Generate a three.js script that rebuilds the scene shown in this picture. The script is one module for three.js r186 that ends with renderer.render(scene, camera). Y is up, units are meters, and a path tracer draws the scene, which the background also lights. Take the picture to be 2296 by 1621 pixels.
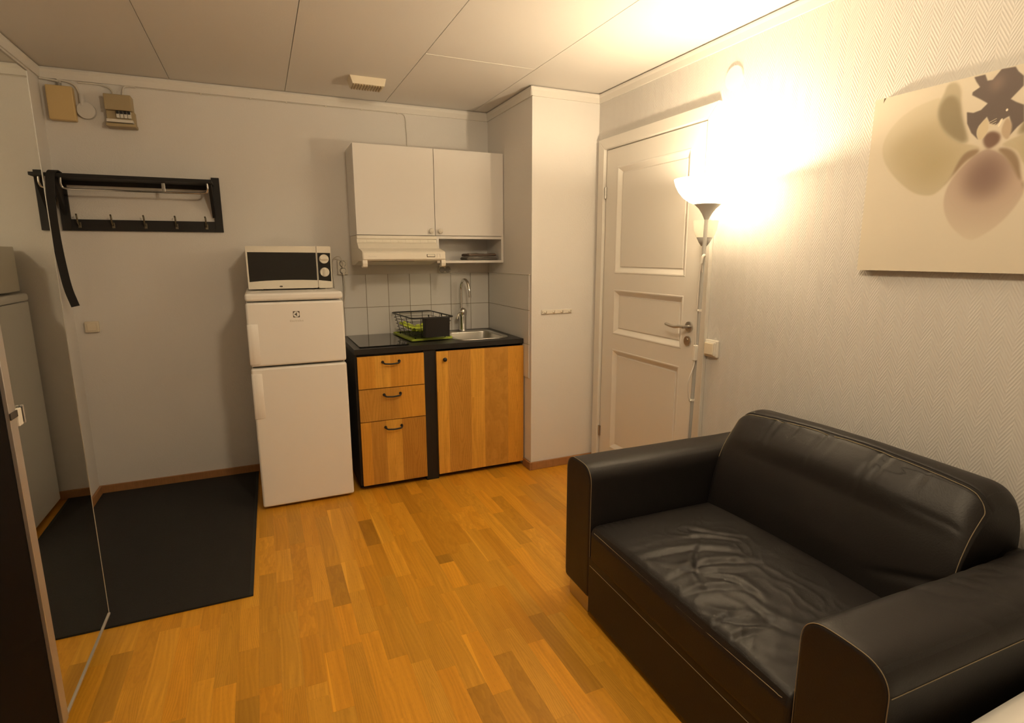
import * as THREE from 'three';
import { RoundedBoxGeometry } from 'three/addons/geometries/RoundedBoxGeometry.js';
import { TextGeometry } from 'three/addons/geometries/TextGeometry.js';
import { FontLoader } from 'three/addons/loaders/FontLoader.js';
import { ImprovedNoise } from 'three/addons/math/ImprovedNoise.js';
import { mergeGeometries, mergeVertices, toCreasedNormals } from 'three/addons/utils/BufferGeometryUtils.js';

// ------------------------------------------------------------------ camera, light, exposure
const scene = new THREE.Scene();
scene.background = new THREE.Color(0x000000);
const renderer = new THREE.WebGLRenderer({ antialias: true });
renderer.toneMapping = THREE.LinearToneMapping;
renderer.toneMappingExposure = 1.0;
renderer.shadowMap.enabled = true;

const camera = new THREE.PerspectiveCamera(2 * Math.atan(810.5 / 1255.19) * 180 / Math.PI, 2296 / 1621, 0.03, 40);
camera.position.set(-1.5477, 1.409, 3.8977);
camera.up.set(0.07829691, 0.98233135, -0.16998444);
camera.lookAt(-1.5477 + 0.39873498, 1.409 - 0.1871331, 3.8977 - 0.89777036);

const LAMP = { intensity: 2.9, color: new THREE.Color().setRGB(1.0, 0.79, 0.52) };   // bulb of the uplighter beside the door
const DOME = { intensity: 3.8, color: new THREE.Color().setRGB(1.0, 0.79, 0.52) };     // opal ceiling lamp above the top edge of the frame: narrow fridge shadow, lit fronts of fridge and cabinets, lit sofa seat

// ------------------------------------------------------------------ helpers
const noise = new ImprovedNoise();
const N = (x, y = 0, z = 0) => noise.noise(x, y, z);
function rng(seed) { let s = seed | 0; return () => { s = (s + 0x6d2b79f5) | 0; let t = Math.imul(s ^ (s >>> 15), 1 | s); t = (t + Math.imul(t ^ (t >>> 7), 61 | t)) ^ t; return ((t ^ (t >>> 14)) >>> 0) / 4294967296; }; }
const clamp = (v, a, b) => Math.max(a, Math.min(b, v));
const smooth = (a, b, v) => { const t = clamp((v - a) / (b - a), 0, 1); return t * t * (3 - 2 * t); };
const V3 = (x, y, z) => new THREE.Vector3(x, y, z);
const V2 = (x, y) => new THREE.Vector2(x, y);
const used = new Map();
function numbered(name) { const n = used.get(name) || 0; used.set(name, n + 1); return n ? name + '_' + String(n).padStart(3, '0') : name; }
function shade(m) { m.castShadow = true; m.receiveShadow = true; return m; }
function mesh(name, geo, mat, parent) {
  if (Array.isArray(geo)) geo = geo.length > 1 ? mergeGeometries(geo.map((g) => { g = g.index ? g.toNonIndexed() : g; for (const k of Object.keys(g.attributes)) if (!['position', 'normal', 'uv'].includes(k)) g.deleteAttribute(k); return g; })) : geo[0];
  const m = shade(new THREE.Mesh(geo, mat)); m.name = parent ? name : numbered(name);
  (parent || scene).add(m); return m;
}
function thing(name, label, category, pos = [0, 0, 0], group) {
  const o = new THREE.Group(); o.name = numbered(name); o.position.set(...pos); o.userData = { label, category };
  if (group) o.userData.group = group; scene.add(o); return o;
}
function tag(o, label, category, group) { o.userData.label = label; o.userData.category = category; if (group) o.userData.group = group; return o; }
function struct(o, label, category = 'structure') { o.userData.kind = 'structure'; o.userData.label = label; o.userData.category = category; return o; }
function box(w, h, d, x = 0, y = 0, z = 0, r = 0, seg = 2) {
  const g = r > 0 ? new RoundedBoxGeometry(w, h, d, seg, Math.min(r, w / 2.01, h / 2.01, d / 2.01)) : new THREE.BoxGeometry(w, h, d);
  g.translate(x, y, z); return g;
}
// a box between two corners
const span = (x0, x1, y0, y1, z0, z1, r = 0) => box(x1 - x0, y1 - y0, z1 - z0, (x0 + x1) / 2, (y0 + y1) / 2, (z0 + z1) / 2, r);
function cyl(r0, r1, h, x = 0, y = 0, z = 0, seg = 24, rot) { const g = new THREE.CylinderGeometry(r0, r1, h, seg); if (rot) { g.rotateX(rot[0]); g.rotateY(rot[1]); g.rotateZ(rot[2]); } g.translate(x, y, z); return g; }
function tube(pts, r, seg = 40, rs = 8, closed = false, tension = 0.5) { return new THREE.TubeGeometry(new THREE.CatmullRomCurve3(pts.map((p) => p.isVector3 ? p : V3(...p)), closed, 'catmullrom', tension), seg, r, rs, closed); }
function rod(a, b, r, rs = 8) { return new THREE.TubeGeometry(new THREE.LineCurve3(V3(...a), V3(...b)), 1, r, rs); }
function polyTube(pts, r, rs = 8) { const p = new THREE.CurvePath(); for (let i = 0; i < pts.length - 1; i++) p.add(new THREE.LineCurve3(V3(...pts[i]), V3(...pts[i + 1]))); return new THREE.TubeGeometry(p, (pts.length - 1) * 6, r, rs); }
// uv in metres by dominant axis; along = axis that v follows
function metreUV(g, sx = 1, sy = 1, ou = 0, ov = 0) {
  g = g.index ? g.toNonIndexed() : g; g.computeVertexNormals();
  const p = g.attributes.position, n = g.attributes.normal, uv = new Float32Array(p.count * 2);
  for (let i = 0; i < p.count; i += 3) {
    const nx = Math.abs(n.getX(i) + n.getX(i + 1) + n.getX(i + 2)), ny = Math.abs(n.getY(i) + n.getY(i + 1) + n.getY(i + 2)), nz = Math.abs(n.getZ(i) + n.getZ(i + 1) + n.getZ(i + 2));
    for (let k = i; k < i + 3; k++) {
      const x = p.getX(k), y = p.getY(k), z = p.getZ(k);
      let a, b; if (nx >= ny && nx >= nz) { a = z; b = y; } else if (ny >= nz) { a = x; b = z; } else { a = x; b = y; }
      uv[2 * k] = a * sx + ou; uv[2 * k + 1] = b * sy + ov;
    }
  }
  g.setAttribute('uv', new THREE.BufferAttribute(uv, 2)); return g;
}
function tex(w, h, fn, srgb = true, repeat) {
  const d = new Uint8Array(w * h * 4);
  for (let j = 0; j < h; j++) for (let i = 0; i < w; i++) { const c = fn(i / w, j / h, i, j), k = (j * w + i) * 4; if (typeof c === 'number') { d[k] = d[k + 1] = d[k + 2] = clamp(c * 255, 0, 255); } else { d[k] = clamp(c[0], 0, 255); d[k + 1] = clamp(c[1], 0, 255); d[k + 2] = clamp(c[2], 0, 255); } d[k + 3] = 255; }
  const t = new THREE.DataTexture(d, w, h, THREE.RGBAFormat); t.magFilter = THREE.LinearFilter; t.minFilter = THREE.LinearMipmapLinearFilter; t.generateMipmaps = true; t.wrapS = t.wrapT = THREE.RepeatWrapping;
  if (srgb) t.colorSpace = THREE.SRGBColorSpace; if (repeat) t.repeat.set(...repeat); t.needsUpdate = true; return t;
}
// tileable noise on the unit square
function tn(u, v, f, s = 0) { const a = 2 * Math.PI; const R = f / (2 * Math.PI); return N(Math.cos(a * u) * R + s, Math.sin(a * u) * R + Math.cos(a * v) * R * 1.0 + s * 2.3, Math.sin(a * v) * R + s * 0.7); }
const std = (o) => new THREE.MeshStandardMaterial({ roughness: 0.6, metalness: 0, ...o });
const phy = (o) => new THREE.MeshPhysicalMaterial({ roughness: 0.5, metalness: 0, ...o });
// softly rounded box: separate corner radii, dense grid, displacement along the normal
function pillow(w, h, d, [rx, ry, rz], [nx, ny, nz], disp, r0 = 0.3) {
  const g = new THREE.BoxGeometry(2, 2, 2, nx, ny, nz), p = g.attributes.position, half = [w / 2, h / 2, d / 2], r = [rx, ry, rz];
  for (let i = 0; i < p.count; i++) {
    const c = [p.getX(i), p.getY(i), p.getZ(i)], o = [0, 0, 0], inn = [0, 0, 0]; let l = 0;
    for (let k = 0; k < 3; k++) {
      const a = Math.abs(c[k]), e = 1 - r[k] / half[k]; const q = a < 1 - r0 ? a / (1 - r0) * e : e + (a - (1 - r0)) / r0 * (1 - e);
      const v = Math.sign(c[k]) * q * half[k]; inn[k] = clamp(v, -(half[k] - r[k]), half[k] - r[k]); o[k] = (v - inn[k]) / r[k]; l += o[k] * o[k];
    }
    l = Math.sqrt(l) || 1; const out = [0, 1, 2].map((k) => inn[k] + o[k] / l * r[k]);
    if (disp) { const dd = disp(out[0], out[1], out[2], [o[0] / l, o[1] / l, o[2] / l]); out[0] += dd[0]; out[1] += dd[1]; out[2] += dd[2]; }
    p.setXYZ(i, ...out);
  }
  const m = mergeVertices(g.deleteAttribute('normal') && g.deleteAttribute('uv') ? g : g, 1e-5); m.computeVertexNormals(); return m;
}
function extrude(shape, depth, bevel = 0, seg = 2, curve = 10) { return new THREE.ExtrudeGeometry(shape, { depth, bevelEnabled: bevel > 0, bevelSize: bevel, bevelThickness: bevel, bevelOffset: -bevel, bevelSegments: seg, curveSegments: curve }); }
function poly(pts) { const s = new THREE.Shape(); pts.forEach(([a, b], i) => i ? s.lineTo(a, b) : s.moveTo(a, b)); s.closePath(); return s; }
function rrect(x0, y0, x1, y1, r, P = THREE.Shape) { const s = new P(); s.moveTo(x0 + r, y0); s.lineTo(x1 - r, y0); s.quadraticCurveTo(x1, y0, x1, y0 + r); s.lineTo(x1, y1 - r); s.quadraticCurveTo(x1, y1, x1 - r, y1); s.lineTo(x0 + r, y1); s.quadraticCurveTo(x0, y1, x0, y1 - r); s.lineTo(x0, y0 + r); s.quadraticCurveTo(x0, y0, x0 + r, y0); return s; }
// profile in (z, y) extruded along x from x0 to x1
function alongX(pts, x0, x1, bevel = 0) { const g = extrude(Array.isArray(pts) ? poly(pts) : pts, x1 - x0 - 2 * bevel, bevel); g.translate(0, 0, bevel); g.applyMatrix4(new THREE.Matrix4().set(0, 0, 1, x0, 0, 1, 0, 0, 1, 0, 0, 0, 0, 0, 0, 1)); flip(g); return g; }
function flip(g) { const p = g.attributes; for (const k of Object.keys(p)) { const a = p[k], s = a.itemSize; for (let i = 0; i < a.count; i += 3) for (let c = 0; c < s; c++) { const t = a.array[(i + 1) * s + c]; a.array[(i + 1) * s + c] = a.array[(i + 2) * s + c]; a.array[(i + 2) * s + c] = t; } } g.computeVertexNormals(); return g; }
// profile in (x, y) extruded along z
function alongZ(pts, z0, z1, bevel = 0) { const g = extrude(Array.isArray(pts) ? poly(pts) : pts, z1 - z0 - 2 * bevel, bevel); g.translate(0, 0, z0 + bevel); return g; }
const font = await new FontLoader().loadAsync('fonts/droid/droid_sans_bold.typeface.json');
const fontR = await new FontLoader().loadAsync('fonts/droid/droid_sans_regular.typeface.json');
function text(str, size, f = font) { const g = new TextGeometry(str, { font: f, size, depth: 0.0004, curveSegments: 3 }); g.computeBoundingBox(); g.translate(-(g.boundingBox.max.x + g.boundingBox.min.x) / 2, 0, 0); return g; }

// ------------------------------------------------------------------ room dimensions
const H = 2.387, RX = 0.468, LX = -2.53, ZP = 0.718, ZF = 5.3, T = 0.12;

// ------------------------------------------------------------------ textures and materials
const paperBump = tex(512, 512, (u, v) => { const a = tn(u, v, 60, 1) * 0.5 + tn(u, v, 130, 5) * 0.6; return 0.5 + a * 0.45; }, false, [2.5, 2.5]);
const herring = tex(512, 512, (u, v) => {   // 6.4 cm wide, 8 cm high: steep slanted ribs, one column up, one column down
  const c = u * 2, col = Math.floor(c), f = c - col, s = col ? f : 1 - f;
  const ph = (v * 5 + s * 3.6) % 1; const rib = Math.pow(0.5 + 0.5 * Math.cos(2 * Math.PI * ph), 1.3);
  const edge = smooth(0, 0.07, Math.min(f, 1 - f));
  return clamp(rib * (0.55 + 0.45 * edge) * 0.9 + 0.05 * tn(u, v, 24, 3), 0, 1);
}, false, [1 / 0.064, 1 / 0.08]);
const ceilBump = tex(512, 512, (u, v) => 0.5 + 0.4 * (tn(u, v, 90, 7) * 0.5 + tn(u, v, 40, 9) * 0.5), false, [3, 3]);
const M = {};
M.wall = std({ color: new THREE.Color().setRGB(0.76, 0.735, 0.705), roughness: 0.85, bumpMap: paperBump, bumpScale: 0.0009 });
M.herring = std({ color: new THREE.Color().setRGB(0.64, 0.62, 0.59), roughness: 0.8, bumpMap: herring, bumpScale: 0.0007 });
M.ceil = std({ color: new THREE.Color().setRGB(0.76, 0.735, 0.70), roughness: 0.85, bumpMap: ceilBump, bumpScale: 0.0004 });
M.ceilBack = std({ color: 0x2a241d, roughness: 1 });
M.trim = std({ color: new THREE.Color().setRGB(0.76, 0.73, 0.68), roughness: 0.5 });
M.joint = std({ color: new THREE.Color().setRGB(0.80, 0.77, 0.71), roughness: 0.6 });
M.doorWhite = std({ color: new THREE.Color().setRGB(0.74, 0.71, 0.655), roughness: 0.45 });
M.whiteLacquer = std({ color: new THREE.Color().setRGB(0.80, 0.775, 0.745), roughness: 0.42 });
M.fridge = phy({ color: new THREE.Color().setRGB(0.90, 0.88, 0.85), roughness: 0.35, bumpMap: ceilBump, bumpScale: 0.0001 });
M.appliance = phy({ color: new THREE.Color().setRGB(0.79, 0.74, 0.64), roughness: 0.3 });
M.cream = std({ color: new THREE.Color().setRGB(0.78, 0.70, 0.55), roughness: 0.45 });
M.hoodCream = std({ color: new THREE.Color().setRGB(0.83, 0.785, 0.69), roughness: 0.4 });
M.yellowPlastic = std({ color: new THREE.Color().setRGB(0.62, 0.46, 0.22), roughness: 0.5 });
M.beigePlastic = std({ color: new THREE.Color().setRGB(0.40, 0.315, 0.18), roughness: 0.5 });
M.plasticWhite = std({ color: new THREE.Color().setRGB(0.76, 0.72, 0.64), roughness: 0.4 });
M.greyPlastic = std({ color: new THREE.Color().setRGB(0.30, 0.29, 0.27), roughness: 0.4 });
M.blackWood = std({ color: new THREE.Color().setRGB(0.006, 0.005, 0.005), roughness: 0.62 });
M.blackPanel = phy({ color: new THREE.Color().setRGB(0.005, 0.004, 0.004), roughness: 0.7, specularIntensity: 0.2 });
M.blackPaint = std({ color: new THREE.Color().setRGB(0.010, 0.009, 0.009), roughness: 0.5 });
M.blackMetal = std({ color: new THREE.Color().setRGB(0.010, 0.010, 0.010), roughness: 0.4 });
M.worktop = std({ color: new THREE.Color().setRGB(0.018, 0.017, 0.016), roughness: 0.36, bumpMap: paperBump, bumpScale: 0.0001 });
M.glassBlack = phy({ color: new THREE.Color().setRGB(0.006, 0.006, 0.006), roughness: 0.06 });
M.mwGlass = phy({ color: new THREE.Color().setRGB(0.010, 0.010, 0.009), roughness: 0.12 });
M.chrome = std({ color: new THREE.Color().setRGB(0.78, 0.77, 0.75), roughness: 0.1, metalness: 1 });
M.steel = std({ color: new THREE.Color().setRGB(0.62, 0.61, 0.58), roughness: 0.28, metalness: 1 });
M.satin = std({ color: new THREE.Color().setRGB(0.50, 0.48, 0.45), roughness: 0.35, metalness: 1 });
M.hookDark = std({ color: new THREE.Color().setRGB(0.20, 0.17, 0.12), roughness: 0.4, metalness: 1 });
M.alu = std({ color: new THREE.Color().setRGB(0.62, 0.61, 0.60), roughness: 0.55, metalness: 1 });
M.mirror = std({ color: new THREE.Color().setRGB(0.80, 0.82, 0.78), roughness: 0.012, metalness: 1 });
M.grout = std({ color: new THREE.Color().setRGB(0.30, 0.255, 0.20), roughness: 0.9 });
M.tile = phy({ color: new THREE.Color().setRGB(0.74, 0.73, 0.71), roughness: 0.28 });
M.tileB = phy({ color: new THREE.Color().setRGB(0.71, 0.70, 0.685), roughness: 0.3 });
M.green = phy({ color: new THREE.Color().setRGB(0.36, 0.47, 0.05), roughness: 0.4 });
M.greenCloth = std({ color: new THREE.Color().setRGB(0.55, 0.66, 0.07), roughness: 0.9 });
M.fabricGrey = std({ color: new THREE.Color().setRGB(0.16, 0.14, 0.125), roughness: 1 });
M.fabricBrown = std({ color: new THREE.Color().setRGB(0.15, 0.115, 0.095), roughness: 1 });
M.fabricLight = std({ color: new THREE.Color().setRGB(0.45, 0.42, 0.38), roughness: 1 });
M.strap = std({ color: new THREE.Color().setRGB(0.008, 0.007, 0.007), roughness: 0.6 });
M.thread = std({ color: new THREE.Color().setRGB(0.25, 0.20, 0.125), roughness: 0.8 });
M.bed = std({ color: new THREE.Color().setRGB(0.78, 0.76, 0.72), roughness: 0.95 });
M.inkDark = std({ color: new THREE.Color().setRGB(0.06, 0.05, 0.04), roughness: 0.5 });
M.inkPale = std({ color: new THREE.Color().setRGB(0.66, 0.625, 0.57), roughness: 0.4 });
M.wire = std({ color: new THREE.Color().setRGB(0.70, 0.66, 0.60), roughness: 0.5 });
const matBump = tex(512, 512, (u, v) => 0.5 + 0.5 * tn(u, v, 160, 11), false, [3, 3]);
M.mat = std({ color: new THREE.Color().setRGB(0.012, 0.010, 0.008), roughness: 0.95, bumpMap: matBump, bumpScale: 0.0015 });
M.matEdge = std({ color: new THREE.Color().setRGB(0.008, 0.008, 0.008), roughness: 0.7 });
const leatherBump = tex(512, 512, (u, v) => { const a = tn(u, v, 70, 2), b = tn(u, v, 34, 6); return 0.5 + 0.3 * a + 0.25 * b; }, false, [5, 5]);
M.leather = phy({ color: new THREE.Color().setRGB(0.013, 0.011, 0.0105), specularIntensity: 0.8, roughness: 0.48, bumpMap: leatherBump, bumpScale: 0.0003 });

// oak: 16 parquet stave cells side by side, each 7 cm across and 60 cm along
const oakAtlas = (() => {
  const cells = 16, W = 2048, Hh = 1024, cw = W / cells;
  return tex(W, Hh, (u, v, i, j) => {
    const c = Math.floor(i / cw), a = (i % cw) / cw, b = j / Hh, s = c * 17.3;
    const kind = c % 4; let g;
    const fine = N(a * 24 + s, b * 4, s) * 0.6 + N(a * 60 + s, b * 7, s + 4) * 0.3;
    if (kind === 0) g = Math.sin((a * 4 + 1.2 * N(a * 2 + s, b * 2.2, s)) * 6.28) * 0.25 + N(a * 3 + s, b * 1.5, s + 8) * 0.6 + fine * 0.5;
    else if (kind === 1) { const q = (a - 0.5 - 0.2 * N(b * 2, s)) * 2.1; const r = Math.sqrt(q * q + 0.02) * 5 - b * 3.4 + 0.9 * N(a * 3 + s, b * 4, s + 2); g = Math.pow(0.5 + 0.5 * Math.sin(r * 6.28), 2) * 0.7 - 0.3 + fine * 0.4 + N(a * 2 + s, b * 3, 6) * 0.5; }
    else if (kind === 2) { const w1 = N(a * 3 + s, b * 7, s) + 0.5 * N(a * 7, b * 15 + s, s); g = Math.sin((a * 2 + 1.1 * w1 + b * 2) * 6.28) * 0.25 + w1 * 0.6 + fine * 0.35; }
    else g = N(a * 5 + s, b * 1.6, s) * 0.7 + fine * 0.55;
    let pale = 0;
    if (c === 3) pale = smooth(0.008, 0, a - (0.28 * Math.max(0, 1 - b * 2.2) - 0.01 * N(b * 20, s)));        // wedge of sapwood down one edge
    if (c === 7) pale = smooth(0.01, 0, Math.abs(a - 0.12) - 0.05 * Math.max(0, Math.sin(b * 3.4)));
    if (c === 11) pale = smooth(0.01, 0, (1 - a) - 0.5 * Math.max(0, 0.25 - b));
    const dark = clamp(0.5 + 0.5 * g, 0, 1.3); const k = 1 - 0.15 * dark;
    const pore = N(a * 170 + s, b * 22, 3) > 0.42 ? 0.93 : 1;
    const col = [252 * k * pore, 250 * k * pore * (1 - 0.03 * dark), 246 * k * pore * (1 - 0.12 * dark)];
    return [col[0] + (255 - col[0]) * pale * 0.95, col[1] + (255 - col[1]) * pale, col[2] + (255 - col[2]) * pale];
  });
})();
M.parquet = phy({ color: 0xffffff, map: oakAtlas, vertexColors: true, roughness: 0.42, specularIntensity: 0.7 });
M.oakFront = phy({ color: 0xffffff, map: oakAtlas, vertexColors: true, roughness: 0.5, specularIntensity: 0.6 });
const oakTrimTex = tex(256, 512, (u, v) => { const f = tn(u, v, 8, 3) * 0.5 + N(u * 60, v * 3, 2) * 0.5; const k = 0.9 + 0.12 * f; return [255 * k, 255 * k, 255 * k]; });
M.baseboard = std({ color: new THREE.Color().setRGB(0.46, 0.225, 0.085), roughness: 0.5, map: oakTrimTex });

// a box whose faces read one cell of the oak atlas; grain axis 'z' (floor) or 'y' (fronts); tint is linear rgb
function oakBlock(x0, x1, y0, y1, z0, z1, grain, cell, off, tint, r = 0) {
  let g = span(x0, x1, y0, y1, z0, z1, r); g = g.index ? g.toNonIndexed() : g;
  const p = g.attributes.position, uv = g.attributes.uv, col = new Float32Array(p.count * 3), w = x1 - x0;
  for (let i = 0; i < p.count; i++) {
    const a = clamp((p.getX(i) - x0) / Math.max(w, 0.0695), 0.01, 0.99), l = grain === 'z' ? p.getZ(i) - z0 : p.getY(i) - y0;
    uv.setXY(i, (cell + a) / 16, off + l / 0.6); col.set(tint, i * 3);
  }
  g.setAttribute('color', new THREE.BufferAttribute(col, 3)); return g;
}

// ------------------------------------------------------------------ room shell
{
  const floor = struct(mesh('floor', span(LX - T, RX + T, -0.1, -0.0105, -T, ZF + T), M.baseboard), 'oak parquet floor of three-strip boards', 'floor');
  // parquet staves: strips of 6.95 cm running towards the camera
  const r = rng(7), W = 0.0695, x0 = -0.615 - W * 28, rest = [];
  const fixed = {   // staves whose edges and tone can be read off the photograph: strip index -> [z0, z1, tone, cell]
    20: [[1.0, 1.285, 0.60, 2]], 24: [[1.515, 1.59, 0.62, 0], [1.59, 1.80, 1.12, 8]], 18: [[0.79, 1.65, 1.12, 3]], 17: [[1.40, 1.725, 0.72, 6]], 29: [[1.61, 1.98, 1.14, 8]],
    23: [[2.10, 2.42, 1.06, 3]], 22: [[2.36, 2.74, 0.68, 6]], 16: [[1.99, 2.28, 1.08, 7]], 27: [[1.33, 1.66, 0.98, 7]], 13: [[1.78, 2.08, 0.85, 11]], 21: [[0.93, 1.29, 1.05, 7]], 15: [[2.20, 2.55, 1.0, 11]],
  };
  let parts = 0;
  const visible = (x, z) => { const dx = x + 1.5477, dz = z - 3.8977; const zc = dx * 0.39873 + 1.409 * 0.18713 - dz * 0.89777; if (zc < 0.2) return false; const px = 1148 + 1255 * (dx * 0.91372 + 1.409 * 0.0025 + dz * 0.40634) / zc, py = 810 - 1255 * (dx * 0.0783 - 1.409 * 0.98233 - dz * 0.16998) / zc; if (px < -60 || px > 2340 || py > 1720) return false; if (x > -0.40 && z > 1.98) return false; if (x < -1.70 && z < 1.46) return false; if (x < -2.2) return false; if (z < 0.5) return false; return true; };
  for (let k = 0; k <= 44; k++) {
    const xa = x0 + W * k, xb = xa + W; if (xb < LX || xa > RX) continue;
    let z = -0.02 - r() * 0.3; const list = fixed[k] || []; let li = 0;
    while (z < ZF) {
      let len = 0.22 + r() * 0.30, tone = 0.84 + r() * 0.28, cell = Math.floor(r() * 16), hue = r();
      if (r() < 0.12) tone *= 0.82; if (cell === 3 || cell === 7 || cell === 11) cell = (cell + 1) % 16;
      if (li < list.length && z >= list[li][0] - 1e-6) { len = list[li][1] - z; tone = list[li][2]; cell = list[li][3]; li++; }
      else if (li < list.length && z + len > list[li][0] - 0.06) len = list[li][0] - z;
      const ze = Math.min(z + len, ZF), off = r() * 0.3, rise = (r() - 0.5) * 0.0001;
      const tint = [0.80 * tone, (0.392 + 0.04 * (hue - 0.5)) * tone, (0.036 + 0.016 * (hue - 0.5)) * tone];
      const cut = { x0: Math.max(xa, LX) + 0.0001, x1: Math.min(xb, RX) - 0.0001, z0: Math.max(z, 0) + 0.0001, z1: ze - 0.0001 };
      if (cut.z1 > cut.z0 + 0.01 && cut.x1 > cut.x0 + 0.003) {
        const g = oakBlock(cut.x0, cut.x1, -0.010, rise, cut.z0, cut.z1, 'z', cell, fixed[k] && cell === 3 ? 0 : off, tint);
        if (parts < 298 && visible((xa + xb) / 2, clamp((z + ze) / 2, 0.5, 5))) { mesh('parquet_stave', g, M.parquet, floor); parts++; }
        else rest.push(g);
      }
      z = ze;
    }
  }
  const m = shade(new THREE.Mesh(mergeGeometries(rest), M.parquet)); m.name = 'parquet_staves'; m.userData.kind = 'stuff'; floor.add(m);
}
{
  const ceiling = struct(mesh('ceiling', span(LX - T, RX + T, H + 0.012, H + 0.10, -T, ZF + T), M.ceilBack), 'white ceiling of long boards with narrow dark joints', 'ceiling');
  const xs = [LX - 0.01, -1.93, -1.325, -0.718, -0.11, RX + 0.01], gap = 0.0014;
  for (let i = 0; i < 5; i++) {
    const cuts = i === 3 ? [-0.01, 0.98, 3.4, ZF + 0.01] : i % 2 ? [-0.01, 3.0, ZF + 0.01] : [-0.01, 3.9, ZF + 0.01];
    for (let c = 0; c < cuts.length - 1; c++) mesh('ceiling_board', metreUV(span(xs[i] + gap, xs[i + 1] - gap, H, H + 0.012, cuts[c] + 0.0008, cuts[c + 1] - 0.0008, 0.0008)), M.ceil, ceiling);
  }
  mesh('joint_strip', span(-0.715, -0.113, H - 0.0012, H + 0.002, 0.976, 0.984), M.joint, ceiling);
}
const wallBack = struct(mesh('wall_back', metreUV(span(LX - T, 0.02, 0, H + 0.012, -T, 0)), M.wall), 'greyish papered wall behind the kitchenette', 'wall');
const wallLeft = struct(mesh('wall_left', metreUV(span(LX - T, LX, 0, H + 0.012, 0, ZF)), M.wall), 'papered wall behind the mirrored wardrobe', 'wall');
struct(mesh('wall_front', metreUV(span(LX - T, RX + T, 0, H + 0.012, ZF, ZF + T)), M.wall), 'plain wall behind the viewer', 'wall');
const wallCorner = struct(mesh('wall_corner', metreUV(span(0, RX + T, 0, H + 0.012, -T, ZP)), M.wall), 'boxed-out corner pier between kitchenette and door', 'wall');
// right wall with the door opening
const DZ0 = 0.79, DZ1 = 1.735, DH = 2.07;
{
  const s = new THREE.Shape(); s.moveTo(ZP, 0); s.lineTo(DZ0, 0); s.lineTo(DZ0, DH); s.lineTo(DZ1, DH); s.lineTo(DZ1, 0); s.lineTo(ZF, 0); s.lineTo(ZF, H + 0.012); s.lineTo(ZP, H + 0.012); s.closePath();
  const g = extrude(s, T); g.applyMatrix4(new THREE.Matrix4().set(0, 0, 1, RX, 0, 1, 0, 0, 1, 0, 0, 0, 0, 0, 0, 1)); flip(g);
  struct(mesh('wall_right', metreUV(g), M.herring), 'wall with raised herringbone wallpaper behind the sofa', 'wall');
}
// cornices: a board with a small cove, 4 mm below the ceiling
const prof = [[0, -0.051], [0.009, -0.051], [0.010, -0.020], [0.014, -0.008], [0.014, 0], [0, 0]];
let trimN = 1;
function cornice(a, b, nx, nz, label) {   // along the wall from a to b, (nx,nz) points into the room
  const s = poly(prof), L = Math.hypot(b[0] - a[0], b[1] - a[1]), g = extrude(s, L), dx = (b[0] - a[0]) / L, dz = (b[1] - a[1]) / L;
  g.applyMatrix4(new THREE.Matrix4().set(nx, 0, dx, a[0], 0, 1, 0, H - 0.007, nz, 0, dz, a[1], 0, 0, 0, 1));
  if (nx * dz - nz * dx > 0) { /* right-handed */ } else flip(g); g.computeVertexNormals();
  struct(mesh('trim_' + trimN++, g, M.trim), label, 'trim');
}
cornice([LX + 0.0, 0], [0, 0], 0, 1, 'white ceiling trim along the kitchenette wall');
cornice([0, 0], [0, ZP + 0.0135], -1, 0, 'white ceiling trim on the side of the corner pier');
cornice([-0.0135, ZP], [RX, ZP], 0, 1, 'white ceiling trim on the front of the corner pier');
cornice([RX, ZP], [RX, ZF], -1, 0, 'white ceiling trim above the door and picture');
cornice([LX, 0], [LX, ZF], 1, 0, 'white ceiling trim above the wardrobe');
// baseboards
const bb = (name, x0, x1, z0, z1, label) => struct(mesh(name, metreUV(span(x0, x1, 0.0004, 0.054, z0, z1, 0.003), 4, 4), M.baseboard), label, 'baseboard');
bb('baseboard_back', LX + 0.0005, -1.09, 0.0005, 0.014, 'brown wooden baseboard on the wall beside the fridge');
bb('baseboard_left', LX + 0.0005, LX + 0.014, 0.0145, 1.54, 'brown wooden baseboard below the short left wall strip');
bb('baseboard_corner', 0.0, RX - 0.0005, ZP + 0.0005, ZP + 0.014, 'brown wooden baseboard on the front of the corner pier');
bb('baseboard_side', -0.014, -0.0005, 0.615, ZP + 0.0138, 'brown wooden baseboard end on the side of the corner pier');
bb('baseboard_right', RX - 0.014, RX - 0.0005, 1.80, ZF, 'brown wooden baseboard behind the sofa');

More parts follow.
